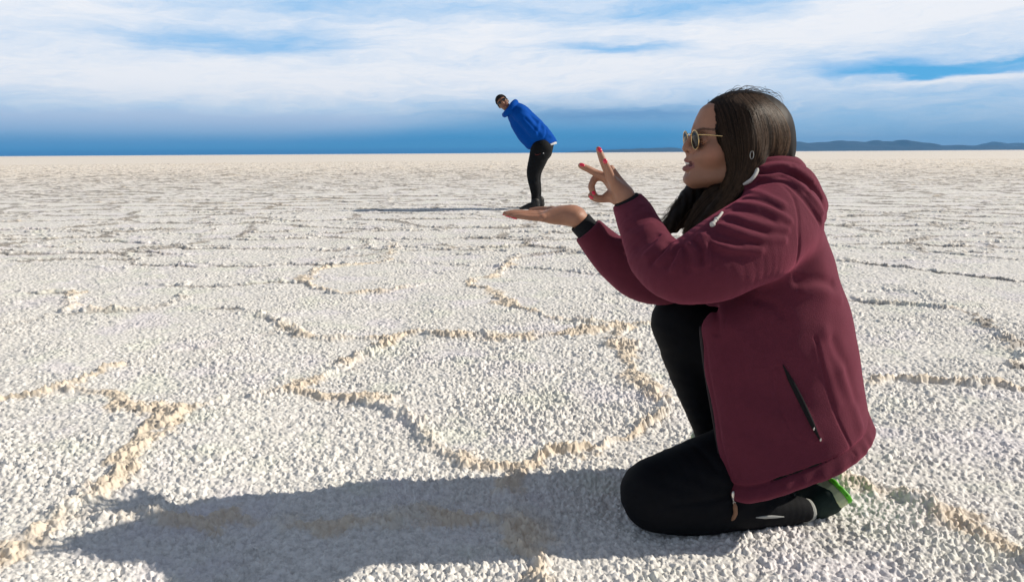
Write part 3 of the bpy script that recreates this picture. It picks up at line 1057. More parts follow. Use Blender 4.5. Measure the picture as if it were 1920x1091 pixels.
JC = P(1480, 640, YS); JR = .62
jk = Sdf()
jk.u(Fn(loft, JC, JR))
near_slv = [(1462, 412, 1.625, 78), (1432, 440, 1.585, 82), (1395, 461, 1.555, 82), (1335, 492, 1.525, 74), (1272, 509, 1.53, 60), (1230, 482, 1.58, 50), (1203, 432, 1.64, 40), (1186, 396, YN, 34), (1177, 380, YN, 28)]
far_slv = [(1430, 425, 1.90, 70), (1360, 480, 1.90, 66), (1280, 512, 1.88, 58), (1212, 520, 1.86, 48), (1168, 496, 1.86, 43), (1130, 462, 1.86, 35), (1106, 437, YF, 29), (1098, 428, YF, 27)]
# hollow below the arms, open in front
z_top = P(1400, 560, YS)[2]


def inner(p):
    d = loft(p, .013)
    return np.maximum(d, p[:, 2] - z_top)


jk.sub(Fn(inner, JC, JR), .004)


def opening(p):
    f = np.interp(p[:, 2], _zz, jfS)
    d = np.maximum(y_edge - p[:, 1], p[:, 0] - (f + .14))
    d = np.maximum(d, p[:, 1] - 2.10)
    return np.maximum(d, p[:, 2] - P(1330, 553, YS)[2])


jk.sub(Fn(opening, P(1340, 760, YS), .5), .006)
# hem: a slanted cut with a stitched band
hA = P(1372, 922, 1.60); hB = P(1610, 860, 1.56)
hn_ = np.array([(hB - hA)[2], 0, -(hB - hA)[0]]); hn_ /= np.linalg.norm(hn_)
if hn_[2] > 0: hn_ = -hn_


def hem_cut(p):
    return (p - hA) @ hn_


jk.cut(Fn(hem_cut, hA, 9), .010)


def hem_band(p):
    d = -((p - hA) @ hn_)
    return -.0065 * np.exp(-((d - .015) / .013) ** 2) + .004 * np.exp(-((d - .037) / .0045) ** 2) + .0012 * np.sin(p[:, 0] * 160 + 3 * np.sin(p[:, 1] * 40)) * np.exp(-((d - .018) / .016) ** 2)


jk.disp(Fn(hem_band, P(1500, 880, YS), .34))
jk.u(px_chain(near_slv, 5), .022)
jk.u(px_chain(far_slv, 5), .022)
# sleeves end at the wrists
for w0, w1 in (((1186, 396, YN), (1175.5, 375.5, YN)), ((1116, 448, YF), (1102, 432, YF))):
    a = P(*w0); b = P(*w1); d = (b - a) / np.linalg.norm(b - a)
    jk.sub(Fn(lambda p, b=b, d=d: np.maximum(-((p - b) @ d), np.linalg.norm(p - b, axis=1) - .07), b, .07), .004)
    jk.sub(Chain([(*(b - d * .03), .026 if w0[0] > 1150 else .0255), (*(b + d * .02), .027 if w0[0] > 1150 else .026)], 1), .004)
# hood lying in rolls behind the neck
for s in (1, -1):
    yy = lambda o: YS - s * o
    jk.u(px_chain([(1392, 352, yy(.095), 17), (1425, 347, yy(.112), 21), (1465, 352, yy(.110), 24), (1500, 374, yy(.085), 26), (1521, 402, yy(.035), 24), (1524, 406, yy(-.005), 24)], 5), .006)
    jk.u(px_chain([(1385, 335, yy(.082), 13), (1420, 328, yy(.098), 17), (1462, 322, yy(.098), 20), (1500, 336, yy(.082), 24), (1522, 372, yy(.045), 25), (1526, 388, yy(-.005), 25)], 5), .004)
    jk.u(px_chain([(1396, 318, yy(.070), 10), (1425, 311, yy(.080), 13), (1460, 306, yy(.078), 14), (1485, 308, yy(.058), 15), (1494, 316, yy(.020), 16), (1495, 318, yy(-.005), 16)], 5), .004)
    jk.u(px_chain([(1358, 372, yy(.070), 10), (1380, 346, yy(.080), 11), (1402, 322, yy(.074), 9)], 4), .008)
# neck opening
jk.sub(px_chain([(1398, 296, YS, 44), (1392, 340, YS, 42), (1372, 372, YS, 40), (1345, 395, YS, 40)]), .012)
JK_BASE = Sdf(); JK_BASE.ops = list(jk.ops)


def jfold(pts, A, w, S=None, n=4):
    a = np.array(pts, float)
    jk.disp(fold(trace(JK_BASE, a[:, 0], a[:, 1], 1.0), A, w, n))


R_, G_ = -1, 1
for pts, A, w in [
    # elbow crook
    ([(1213, 480), (1230, 462), (1243, 447), (1246, 440)], -.0050, .0075), ([(1222, 492), (1242, 472), (1254, 455)], .0050, .0055),
    ([(1236, 492), (1252, 473), (1262, 460)], -.0055, .0065), ([(1250, 500), (1264, 482), (1272, 466)], .0050, .0050),
    ([(1262, 506), (1270, 488), (1276, 470)], -.0045, .0060), ([(1281, 462), (1288, 480), (1286, 505)], .0045, .0050),
    ([(1293, 458), (1304, 474), (1306, 500)], -.0060, .0070), ([(1303, 452), (1315, 468), (1318, 492)], .0045, .0050),
    ([(1315, 450), (1326, 468), (1328, 494)], -.0050, .0065), ([(1330, 455), (1338, 475), (1336, 500)], .0030, .0060),
    # upper sleeve
    ([(1312, 440), (1345, 458), (1380, 468), (1425, 470)], -.0050, .0080), ([(1335, 470), (1365, 479), (1400, 480)], .0030, .0090),
    ([(1330, 448), (1352, 453), (1390, 458)], .0035, .0060),
    ([(1352, 424), (1388, 436), (1428, 447), (1470, 450)], -.0045, .0080), ([(1350, 436), (1385, 447), (1420, 456)], .0035, .0065),
    ([(1368, 404), (1400, 412), (1440, 424), (1475, 430)], -.0035, .0080), ([(1366, 414), (1398, 424), (1436, 436)], .0035, .0070),
    ([(1380, 382), (1420, 386), (1455, 398), (1480, 415)], -.0040, .0085), ([(1376, 393), (1414, 399), (1450, 412)], .0035, .0070),
    ([(1398, 362), (1435, 366), (1468, 383)], -.0030, .0090), ([(1392, 372), (1428, 376), (1462, 393)], .0030, .0070),
    # forearm
    ([(1160, 440), (1182, 428), (1212, 406)], .0022, .0075), ([(1164, 450), (1188, 440), (1222, 420)], -.0022, .0085),
    ([(1155, 416), (1178, 404), (1204, 388)], .0018, .0060), ([(1172, 474), (1198, 462), (1232, 440)], .0022, .0080),
    ([(1182, 490), (1208, 480), (1236, 462)], -.0020, .0080),
    # hood rolls
    ([(1428, 327), (1465, 320), (1498, 335), (1526, 356), (1539, 374)], .0085, .0055), ([(1424, 341), (1468, 340), (1498, 361), (1522, 392), (1538, 418)], .0090, .0055),
    ([(1424, 334), (1466, 329), (1500, 347), (1526, 374), (1541, 398)], -.0050, .0075), ([(1432, 316), (1466, 309), (1495, 318), (1524, 340)], -.0040, .0070),
    ([(1448, 322), (1470, 314), (1486, 312)], .0035, .0045), ([(1512, 362), (1520, 352), (1530, 362)], .0030, .0050),
    # armhole seam, side seam, back folds
    ([(1466, 345), (1486, 366), (1496, 400), (1498, 440), (1495, 490), (1490, 518)], .0034, .0030),
    ([(1528, 632), (1540, 680), (1555, 740), (1572, 790), (1592, 832), (1604, 852)], .0030, .0032),
    ([(1536, 650), (1552, 700), (1570, 755)], -.0022, .0120), ([(1560, 640), (1585, 690), (1602, 745)], .0030, .016),
    ([(1575, 700), (1598, 752), (1612, 800)], -.0035, .016), ([(1545, 620), (1560, 660), (1578, 690)], -.0020, .014),
    ([(1498, 530), (1530, 525), (1560, 532)], .0040, .012), ([(1505, 545), (1540, 545), (1575, 560)], -.0025, .014),
    ([(1340, 574), (1346, 598), (1343, 625)], .0045, .0075), ([(1420, 560), (1452, 572), (1466, 590)], .0030, .010), ([(1360, 600), (1400, 640), (1420, 690)], -.0020, .020),
    # pocket stitching
    ([(1447, 692), (1455, 735), (1470, 780), (1492, 818), (1512, 826)], .0013, .0028), ([(1447, 692), (1458, 686), (1468, 683)], .0012, .0026),
    ([(1464, 682), (1484, 716), (1506, 758), (1524, 800), (1536, 824)], -.0022, .0060), ([(1478, 708), (1500, 752), (1518, 795), (1532, 822)], .0030, .0045),
    # front edge piping
    ([(1322, 640), (1331, 700), (1343, 770), (1356, 840), (1370, 895)], .0016, .0040)]:
    jfold(pts, A * 1.3, w)


def ripple(p):
    x, y, z = p[:, 0], p[:, 1], p[:, 2]
    a = np.sin(x * 21 + 2.1 * np.sin(z * 17 + y * 9)) * np.sin(z * 26 + 1.7 * np.sin(x * 13) + y * 11)
    b = np.sin(x * 52 + z * 31 + 2 * np.sin(y * 40)) * np.sin(z * 47 - x * 22)
    return .0016 * a + .0006 * b


jk.disp(Fn(ripple, JC, 2.0))
fleece_m = material('maroon_fleece', (.104, .0180, .034), .9, .2, var=.16, vscale=55, bump=.6, bscale=420)
fb = fleece_m.node_tree.nodes['Principled BSDF']
fb.inputs['Sheen Weight'].default_value = .45; fb.inputs['Sheen Roughness'].default_value = .45; fb.inputs['Sheen Tint'].default_value = (.62, .13, .22, 1)
jlo = P(1060, 950, 1.6) - [.02, .22, 0]; jhi = P(1680, 275, 1.75) + [0.03, .30, .02]
jv, jfc = polygonize(jk, jlo, jhi, .0030)
jacket = mesh_obj('jacket', jv, jfc, fleece_m, woman)

knit_m = material('black_knit', (.010, .011, .014), .85, .2, var=.3, vscale=300, bump=.5, bscale=600)
for w0, w1, r in (((1186, 396, YN), (1173.5, 371.5, YN), .0288), ((1116, 448, YF), (1087, 415.5, YF), .0292)):
    a = P(*w0); b = P(*w1); d = (b - a) / np.linalg.norm(b - a)
    cs = Sdf()
    cs.u(Chain([(*a, r + .001), (*b, r)], 1))
    cs.cut(Fn(lambda p, b=b, d=d: (p - b) @ d, b, 9), .004)
    cs.sub(Chain([(*(b - d * .012), r - .006), (*(b + d * .03), r - .004)], 1), .003)
    v, f = polygonize(cs, np.minimum(a, b) - .05, np.maximum(a, b) + .05, .002)
    mesh_obj('cuff', v, f, knit_m, jacket)


def strip_on(S, left, right, n, off, thick):
    """a thin closed patch lying on a surface between two pixel polylines"""
    def res(pl):
        pl = np.array(pl, float); t = np.linspace(0, 1, len(pl)); tt = np.linspace(0, 1, n)
        return np.c_[np.interp(tt, t, pl[:, 0]), np.interp(tt, t, pl[:, 1])]
    L, Rr = res(left), res(right)
    rows = [L + (Rr - L) * k for k in (0, .33, .67, 1)]
    V = []
    for q in rows:
        p = trace(S, q[:, 0], q[:, 1], 1.0); g = grad(S, p, .004)
        V.append((p, g))
    A = np.array([p + g * off for p, g in V]); Bk = np.array([p + g * (off - thick) for p, g in V])
    m = 4
    Vv = np.concatenate([A.reshape(-1, 3), Bk.reshape(-1, 3)]); F = []
    for k in range(m - 1):
        for i in range(n - 1):
            a = k * n + i
            F.append((a, a + 1, a + n + 1, a + n)); F.append((m * n + a, m * n + a + n, m * n + a + n + 1, m * n + a + 1))
    for i in range(n - 1):
        F.append((i, m * n + i, m * n + i + 1, i + 1)); e = (m - 1) * n + i; F.append((e, e + 1, m * n + e + 1, m * n + e))
    return Vv, F


slot_m = material('pocket_lining', (.006, .006, .008), .8, .2)
v, f = strip_on(jk, [(1467.5, 683), (1487, 712), (1507, 750), (1525, 790), (1538.5, 825)], [(1467.5, 685), (1477, 712), (1496, 751), (1517, 793), (1537, 825)], 16, .0022, .004)
mesh_obj('pocket', v, f, slot_m, jacket)
metal_m = material('brushed_metal', (.62, .60, .56), .32, .5, 1.0)
v, f = merge([ball(trace(jk, np.array([x]), np.array([y]), 1.0)[0] + [0, -.003, 0], (.0022, .0016, .0035)) for x, y in ((1525, 803), (1537.5, 823.5))])
mesh_obj('zip_slider', v, f, metal_m, jacket)

# front zip: dark tape with slider and a leather pull hanging below the hem
zp = np.array([(1316, 600), (1321, 640), (1330, 700), (1341, 770), (1354, 840), (1369, 912)], float)
tape_m = material('zip_tape', (.022, .014, .018), .7, .3)
zl = np.linspace(P(1440, 585, YS)[2], P(1440, 908, YS)[2], 30)
zpts2 = []
for z_ in zl:
    f_, b_, w_ = np.interp(z_, _zz, jfS), np.interp(z_, _zz, jbS), np.interp(z_, _zz, jwS); n_ = float(n_of(z_))
    cx_ = (f_ + b_) / 2; a_ = (b_ - f_) / 2
    zpts2.append((cx_ - a_ * (1 - min(abs(y_edge + .004 - YS) / w_, .98) ** n_) ** (1 / n_) + .004, y_edge + .004, z_))
zpts2 = np.array(zpts2)
v, f = tube(zpts2, .0045, 8)
mesh_obj('zip', v, f, tape_m, jacket)
e = trace(jk, np.array([1376.]), np.array([912.]), 1.0)[0] + np.array([-.002, -.002, -.004])
v, f = merge([ball(e + [-.001, -.006, -.012], (.0045, .003, .010)), tube([e + [-.002, -.007, -.018], e + [0, -.008, -.026]], .0016, 6),
              tube([e + [.000, -.008, -.026], e + [.004, -.008, -.029], e + [.003, -.008, -.034], e + [-.001, -.008, -.031], e + [.000, -.008, -.026]], .0012, 6)])
sl = mesh_obj('zip_slider', v, f, metal_m, jacket)
leather_m = material('tan_leather', (.25, .13, .075), .6, .3, var=.3, vscale=120)
lp = spline([e + [.002, -.008, -.030], e + [.004, -.009, -.042], e + [.005, -.009, -.055], e + [.000, -.008, -.068], e + [-.003, -.008, -.072]], 5)
v, f = tube(lp, np.interp(np.linspace(0, 1, len(lp)), [0, .2, .7, 1], [.0025, .0052, .0045, .0012]), 8)
mesh_obj('zip_pull', v, f, leather_m, jacket)

cord_m = material('white_cord', (.56, .55, .52), .75, .2, var=.08, vscale=300, bump=.4, bscale=800)
dp = np.array([(1419, 316), (1417, 322), (1413, 330), (1407, 337), (1400, 342), (1392, 346)], float)
d3 = trace(jk, dp[:, 0], dp[:, 1], 1.0) + np.array([0, -.006, .0])
v, f = tube(spline(d3, 5), np.interp(np.linspace(0, 1, 26), [0, .12, .8, 1], [.0026, .0042, .0042, .0024]), 10)
dc = mesh_obj('drawstring', v, f, cord_m, jacket)
c1 = trace(jk, np.array([1352, 1347, 1341, 1334]), np.array([398, 405, 411, 420]), 1.0) + np.array([0, -.008, 0])
v, f = merge([tube(spline([c1[0], c1[1], c1[2]], 5), .0028, 8), ball(c1[2], (.0044, .0044, .005)), ball(c1[3], (.0060, .005, .0058)), tube([c1[2], c1[3]], .0034, 8)])
mesh_obj('drawstring', v, f, cord_m, jacket)

# ---- leggings
lg = Sdf()
lg.u(px_chain([(1226, 922, 1.605, 62), (1300, 905, 1.640, 76), (1390, 872, 1.682, 80), (1510, 800, 1.70, 72)], 4))
lg.u(px_chain([(1232, 938, 1.60, 58), (1300, 948, 1.60, 54), (1380, 948, 1.615, 45), (1450, 953, 1.63, 34), (1502, 956, 1.64, 24)], 4), .02)
lg.u(px_chain([(1280, 604, 1.88, 56), (1370, 660, 1.86, 66), (1460, 730, 1.84, 76), (1520, 780, 1.80, 72)], 4), .01)
lg.u(px_chain([(1282, 606, 1.88, 57), (1297, 670, 1.90, 52), (1316, 740, 1.91, 42), (1330, 800, 1.915, 31), (1334, 825, 1.915, 28)], 4), .02)
lg.u(Ell(P(1525, 795, YS), (.095, .150, .085)), .04)
lgr = lambda p: .0012 * np.sin(p[:, 0] * 70 + 3 * np.sin(p[:, 2] * 45)) * np.sin(p[:, 2] * 60 + p[:, 1] * 30)
lg.disp(Fn(lgr, P(1400, 800, YS), 2))
for pts, A, w in [([(1290, 830), (1320, 850), (1345, 880)], .003, .008), ([(1270, 945), (1330, 938), (1385, 925)], .004, .006), ([(1395, 925), (1450, 925), (1500, 930)], .003, .006)]:
    a = np.array(pts, float)
    lg.disp(fold(trace(lg, a[:, 0], a[:, 1], 1.0), A, w))
legging_m = material('black_leggings', (.0042, .0048, .0068), .8, .14, var=.3, vscale=40, bump=.35, bscale=500)
lv, lf = polygonize(lg, P(1140, 1030, 1.6) - [0, .25, .02], P(1640, 530, 1.75) + [0, .32, .03], .0034)
leggings = mesh_obj('leggings', lv, lf, legging_m, woman)
refl_m = material('grey_reflector', (.34, .35, .34), .55, .4)
v, f = strip_on(lg, [(1417, 969), (1432, 966.5), (1448, 965.5), (1470, 967.5)], [(1417, 970), (1432, 971.5), (1448, 971), (1470, 969)], 12, .0012, .003)
mesh_obj('reflective_strip', v, f, refl_m, leggings)


# ---- running shoes
def make_shoe(heel, toe_dir, sole_n, name='shoe'):
    """heel: middle of the heel on the sole plane; sole_n points out of the sole"""
    L = np.asarray(toe_dir, float); L /= np.linalg.norm(L); N = np.asarray(sole_n, float); N -= L * (N @ L); N /= np.linalg.norm(N)
    Wd = np.cross(N, L)
    M3 = np.array([L, Wd, -N])

    def loc(p): return (p - heel) @ M3.T

    def wp(l, w, h): return heel + L * l + Wd * w - N * h
    ls = np.array([-.01, 0, .02, .06, .12, .17, .21, .235, .25]); hw = np.array([.004, .017, .028, .031, .031, .041, .042, .032, .006])

    def outline(q, grow):
        w = np.interp(q[:, 0], ls, hw) + grow
        d = (np.abs(q[:, 1] - .006 * np.sin(q[:, 0] * 12)) - w)
        return np.maximum(d, np.maximum(-q[:, 0] - .008 - grow, q[:, 0] - .25 - grow)) * .8

    def slab(h0, h1, grow, rr):
        def f(p):
            q = loc(p)
            a = outline(q, grow) + rr; b = np.abs(q[:, 2] - (h0 + h1) / 2) - (h1 - h0) / 2 + rr
            return np.minimum(np.maximum(a, b), 0) + np.sqrt(np.maximum(a, 0) ** 2 + np.maximum(b, 0) ** 2) - rr
        return Fn(f, wp(.12, 0, .02), .17)
    up = Sdf()
    up.u(Chain([(*wp(.022, 0, .040), .027), (*wp(.035, 0, .075), .031), (*wp(.045, 0, .10), .033)], 3))
    up.u(Chain([(*wp(.03, 0, .042), .030), (*wp(.09, 0, .050), .035), (*wp(.15, 0, .040), .035), (*wp(.20, .003, .032), .030), (*wp(.222, .004, .030), .024)], 4), .02)
    up.cut(Fn(lambda p: .026 - loc(p)[:, 2], heel, 9), .003)
    up.sub(Chain([(*wp(.045, 0, .112), .026), (*wp(.05, 0, .16), .03)], 1), .004)
    mid = Sdf().u(slab(.010, .036, .0025, .006)); out = Sdf().u(slab(.0, .0115, .005, .004))
    for k in range(9):
        out.disp(fold([wp(.01 + k * .027, -.05, 0), wp(.01 + k * .027, .05, 0)], .0018, .004, 1))
    res = []
    lo = np.min([wp(a, b, c) for a in (-.04, .28) for b in (-.07, .07) for c in (-.02, .15)], 0); hi = np.max([wp(a, b, c) for a in (-.04, .28) for b in (-.07, .07) for c in (-.02, .15)], 0)
    return [polygonize(S, lo, hi, hh) for S, hh in ((up, .0028), (mid, .0022), (out, .002))]


upper_m = material('dark_green_mesh', (.012, .026, .022), .75, .25, var=.3, vscale=150, bump=.5, bscale=500)
mid_m = material('pale_foam', (.50, .56, .34), .55, .4, var=.15, vscale=60, sss=.2)
sole_m = material('neon_rubber', (.10, .50, .02), .45, .4)
hc = P(1595, 931, 1.630)
for geo in (make_shoe(hc + np.array([0, .012, 0]), (-.12, .98, -.05), (.82, -.10, .55)),
            make_shoe(P(1425, 893, 1.900) * np.array([1, 1, 0]) + np.array([0, 0, .006]), (-.50, .86, 0), (0, 0, -1))):
    sh = mesh_obj('shoe', *geo[0], upper_m, woman)
    mesh_obj('midsole', *geo[1], mid_m, sh)
    mesh_obj('sole', *geo[2], sole_m, sh)
# sock showing at the kneeling ankle
sock_m = material('grey_sock', (.32, .33, .31), .85, .2, bump=.4, bscale=700)
v, f = tube(spline([P(1496, 956, 1.640), P(1506, 957, 1.643), P(1518, 955, 1.648)], 4), np.array([.0275, .029, .0295, .0292, .0285, .028, .0275, .027, .026]), 16)
mesh_obj('sock', v, f, sock_m, woman)

# ---- sunglasses
gold_m = material('gold_wire', (.86, .62, .30), .25, .5, 1.0)
lens_m = material('dark_glass', (.010, .013, .013), .10, .35)
lens_m.node_tree.nodes['Principled BSDF'].inputs['IOR'].default_value = 1.25
gl = bpy.data.objects.new('sunglasses', None); link(gl); gl.parent = woman; gl.matrix_parent_inverse = woman.matrix_world.inverted()
gy = 262.5; gx = 1291.0
fr = []
tilt = .10


def lens_pt(s, a, rad, bow=0.0):
    lat = s * .0335 + rad * math.cos(a); up = rad * 1.0 * math.sin(a)
    wrap = abs(lat) ** 2 * .9
    return H(gx + wrap / HS + (up * -tilt) / HS - bow / HS, gy - up / HS, lat)


for s in (1, -1):
    ring = [lens_pt(s, 2 * math.pi * k / 36, .0212) for k in range(37)]
    fr.append(tube(ring, .0011, 7, False))
    V = [lens_pt(s, 0, 0, .0015)]; F = []
    for j, rad in enumerate((.0075, .015, .0209)):
        V += [lens_pt(s, 2 * math.pi * k / 36, rad, .0015 * (1 - (rad / .0209) ** 2)) for k in range(36)]
    for k in range(36):
        F.append((0, 1 + k, 1 + (k + 1) % 36))
        for j in range(2):
            F.append((1 + j * 36 + k, 1 + (j + 1) * 36 + k, 1 + (j + 1) * 36 + (k + 1) % 36, 1 + j * 36 + (k + 1) % 36))
    V = np.array(V); nb = len(V)
    Vb = V - HF * .0018
    F2 = [tuple(reversed([i + nb for i in q])) for q in F] + [(73 + k, 73 + (k + 1) % 36, nb + 73 + (k + 1) % 36, nb + 73 + k) for k in range(36)]
    mesh_obj('lens', np.vstack([V, Vb]), F + F2, lens_m, gl)
    hinge = lens_pt(s, math.radians(30 if s > 0 else 150), .0220)
    fr.append(tube(spline([hinge, H(1308, 254.5, s * .066), H(1334, 257, s * .0745), H(1372, 260, s * .0765), H(1395, 264, s * .0765), H(1408, 278, s * .074)], 4), .0013, 6))
    fr.append(tube([lens_pt(s, math.radians(200 if s > 0 else -20), .0212), H(1296, 270, s * .0095)], .0007, 5))
    fr.append(ball(H(1297, 271, s * .0095), (.002, .0015, .004)))
br = [lens_pt(1, math.radians(150), .0212), H(gx - 1.5, gy - 11, .004), H(gx - 1.8, gy - 11.5, 0), H(gx - 1.5, gy - 11, -.004), lens_pt(-1, math.radians(30), .0212)]
fr.append(tube(spline(br, 4), .0014, 6))
v, f = merge(fr)
mesh_obj('frame', v, f, gold_m, gl)


# ---- hair: a body of hair with loose strands laid over it
hb = Sdf()
hb.u(Ell(H(1403, 254), (85 * HS, .087, 79 * HS), HM))
hby = np.array([196, 203, 210, 250, 280, 310, 330, 345, 420]); hbx = np.array([1285, 1326, 1335, 1336, 1345, 1358, 1356, 1350, 1350])


def hairline(p):
    q = (p - HO) @ HM.T
    px = 1390 - q[:, 0] / HS; py = 262 - q[:, 2] / HS
    bx = np.interp(py, hby, hbx) - 225 * np.abs(q[:, 1]) + 1.2 * np.sin(py * .33) + 1.0 * np.sin(py * .9)
    return (px - bx) * HS * .9


hb.u(Ell(H(1376, 242), (69 * HS, .089, 67 * HS), HM), .02)
hb.sub(Fn(hairline, H(1400, 262), .4), .004)
for sg, rows in ((1, [(1378, 228, .062, 30), (1371, 262, .068, 36), (1377, 298, .068, 35), (1373, 328, .075, 31), (1356, 364, .088, 26), (1322, 402, .097, 25), (1296, 436, .102, 20), (1282, 458, .105, 9)]),
                 (-1, [(1378, 228, -.062, 30), (1380, 262, -.066, 34), (1380, 300, -.066, 34), (1356, 338, -.066, 33), (1324, 370, -.060, 29), (1296, 400, -.050, 25), (1270, 430, -.045, 15), (1256, 446, -.042, 5)]),
                 (0, [(1392, 320, .0, 30), (1350, 372, .02, 34), (1318, 405, .03, 30), (1298, 430, .035, 22)])):
    hb.u(hchain(rows), .02)
hb.u(px_chain([(1440, 285, YS, 48), (1425, 320, YS, 46)]), .02)


def waves(p):
    q = (p - HO) @ HM.T
    px = 1390 - q[:, 0] / HS; py = 262 - q[:, 2] / HS
    a = np.sin(px * .42 + 3 * np.sin(py * .030) + q[:, 1] * 30) * .0012
    return (a + np.sin(px * .16 + 2 * np.sin(py * .05)) * .0014) * np.clip((py - 250) / 90, .12, 1) + .0036 * np.sin(px * .13 + py * .10 + q[:, 1] * 20) * np.clip((py - 340) / 40, 0, 1)


hb.disp(Fn(waves, HO, 1))
hv, hf_ = polygonize(hb, [H(1240, 0)[0] - .02, YS - .17, H(0, 478)[2]], [H(1500, 0)[0] + .02, YS + .15, H(0, 168)[2]], .0026)
hcol = np.tile(np.array([.011, .0076, .0060]), (len(hv), 1))
GUIDES = [
    [(1317, 194), (1328, 214), (1336, 250), (1346, 285), (1358, 312), (1352, 340), (1332, 368), (1302, 400), (1276, 432), (1262, 448)],
    [(1340, 184), (1353, 215), (1362, 255), (1370, 290), (1374, 322), (1362, 352), (1338, 385), (1308, 418), (1286, 448), (1276, 460)],
    [(1372, 179), (1392, 210), (1402, 255), (1403, 295), (1393, 328), (1376, 360), (1352, 392), (1326, 422), (1304, 446), (1290, 460)],
    [(1405, 177), (1432, 205), (1446, 250), (1440, 290), (1418, 318), (1398, 340), (1376, 366), (1350, 396), (1330, 420), (1312, 440)],
    [(1428, 181), (1462, 212), (1480, 250), (1474, 286), (1452, 306), (1425, 322), (1402, 338), (1385, 352), (1370, 372), (1352, 396)]]
GD = [spline(g, 4) for g in GUIDES]
NPT = len(GD[0])


LOCKS = [[(1346, 348), (1318, 364), (1296, 386), (1276, 412), (1262, 430), (1250, 446)], [(1350, 356), (1326, 378), (1304, 404), (1286, 430), (1272, 450), (1262, 462)],
         [(1356, 362), (1340, 388), (1318, 414), (1300, 440), (1290, 456), (1284, 466)]]
GL = [spline(g, 7) for g in LOCKS]
MAIN = GD


TONE = []


def lay_strands(n, off, GD=MAIN, wave=1.0):
    NPT = len(GD[0])
    t = rng.random(n) ** .9 * (len(GD) - 1.001)
    cl = (t * 17).astype(int); t = t + ((cl + .5) / 17 - t) * .45; clump = (.35 + 1.5 * h01(cl, cl * 0 + n, 3) ** 1.3)
    t = np.minimum(t, len(GD) - 1.001); i = t.astype(int); fr_ = (t - i)[:, None, None]
    A = np.array([GD[k] for k in i]); Bq = np.array([GD[k + 1] for k in i])
    Q = A + (Bq - A) * fr_
    u = np.linspace(0, 1, NPT)[None]
    ph = rng.random((n, 1)) * 6.28; am = wave * (1.2 + 4.5 * u) * rng.random((n, 1)); fq = 7 + 9 * rng.random((n, 1))
    Q[:, :, 0] += np.sin(u * fq + ph) * am + rng.normal(0, 1.2, (n, 1)); Q[:, :, 1] += np.cos(u * fq * .7 + ph) * am * .6 + rng.normal(0, 1.5, (n, 1))
    pts = trace(hb, Q[:, :, 0].ravel(), Q[:, :, 1].ravel(), 1.25, 40)
    res = np.abs(hb(pts, cull=False)) < .004
    g = grad(hb, pts)
    lift = (off[0] + off[1] * rng.random((n, 1)) * (.3 + .7 * u)).ravel()
    pts = (pts + g * lift[:, None]).reshape(n, NPT, 3); res = res.reshape(n, NPT)
    out = []
    for k in range(n):
        bad = np.nonzero(~res[k])[0]
        j0 = 0
        while j0 < NPT and not res[k, j0]: j0 += 1
        nb_ = bad[bad > j0]; j1 = nb_[0] if len(nb_) else NPT
        end = int(j1 - (rng.random() ** 2) * 10) if j1 > 22 else j1
        if end - j0 > 5:
            sp = pts[k, j0:end]
            jump = np.linalg.norm(np.diff(sp, axis=0), axis=1) > .03
            if jump.any(): sp = sp[:np.argmax(jump) + 1]
            if len(sp) > 5: out.append(sp); TONE.append(clump[k])
    return out


strands = lay_strands(2600, (.0002, .0030))
n_first = len(strands)
mir = []
for sp in strands[:900]:
    q = (sp - HO) @ HM.T; q[:, 1] *= -1
    mir.append(q @ HM + HO)
strands += mir
n_main = len(strands)
strands += lay_strands(900, (.0004, .006), GL, 1.5)
n_lock = len(strands)

# flyaway hairs over the crown and wisps under the chin
for k in range(70):
    x0 = rng.uniform(1318, 1450); x1 = min(max(x0 + rng.uniform(-45, 60), 1322), 1476)
    lat = rng.normal(0, .02); up = rng.uniform(2, 13)
    cap = lambda x: 254 - 79 * math.sqrt(max(0, 1 - ((x - 1403) / 86) ** 2))
    n = 10; sp = []
    for t in np.linspace(0, 1, n):
        x = x0 + (x1 - x0) * t
        sp.append(H(x, cap(x) - up * math.sin(t * math.pi * rng.uniform(.85, .95)) - (up * .5 * t if k % 3 == 0 else 0) + 1, lat + .02 * t * math.sin(k)))
    strands.append(np.array(sp))
for k in range(170):
    far = k % 3 != 0
    b = spline([(1322, 352), (1300, 366), (1284, 388), (1270, 412), (1256, 440)] if far else [(1330, 372), (1312, 392), (1292, 418), (1280, 440), (1268, 462)], 4)
    i0 = rng.integers(0, 9); seg = b[i0:i0 + rng.integers(7, 12)]
    u = np.linspace(0, 1, len(seg)); dxx = -rng.uniform(0, 24) * u ** 1.4; ph = rng.random() * 6; wv = rng.uniform(1, 4)
    strands.append(np.array([H(x + d + wv * math.sin(5 * t + ph), y + 3 * math.cos(4 * t + ph) + 4 * t, (-.045 if far else .09) + rng.normal(0, .006)) for (x, y), d, t in zip(seg, dxx, u)]))
SV, SF, SC, o = [hv], [hf_], [hcol], len(hv)
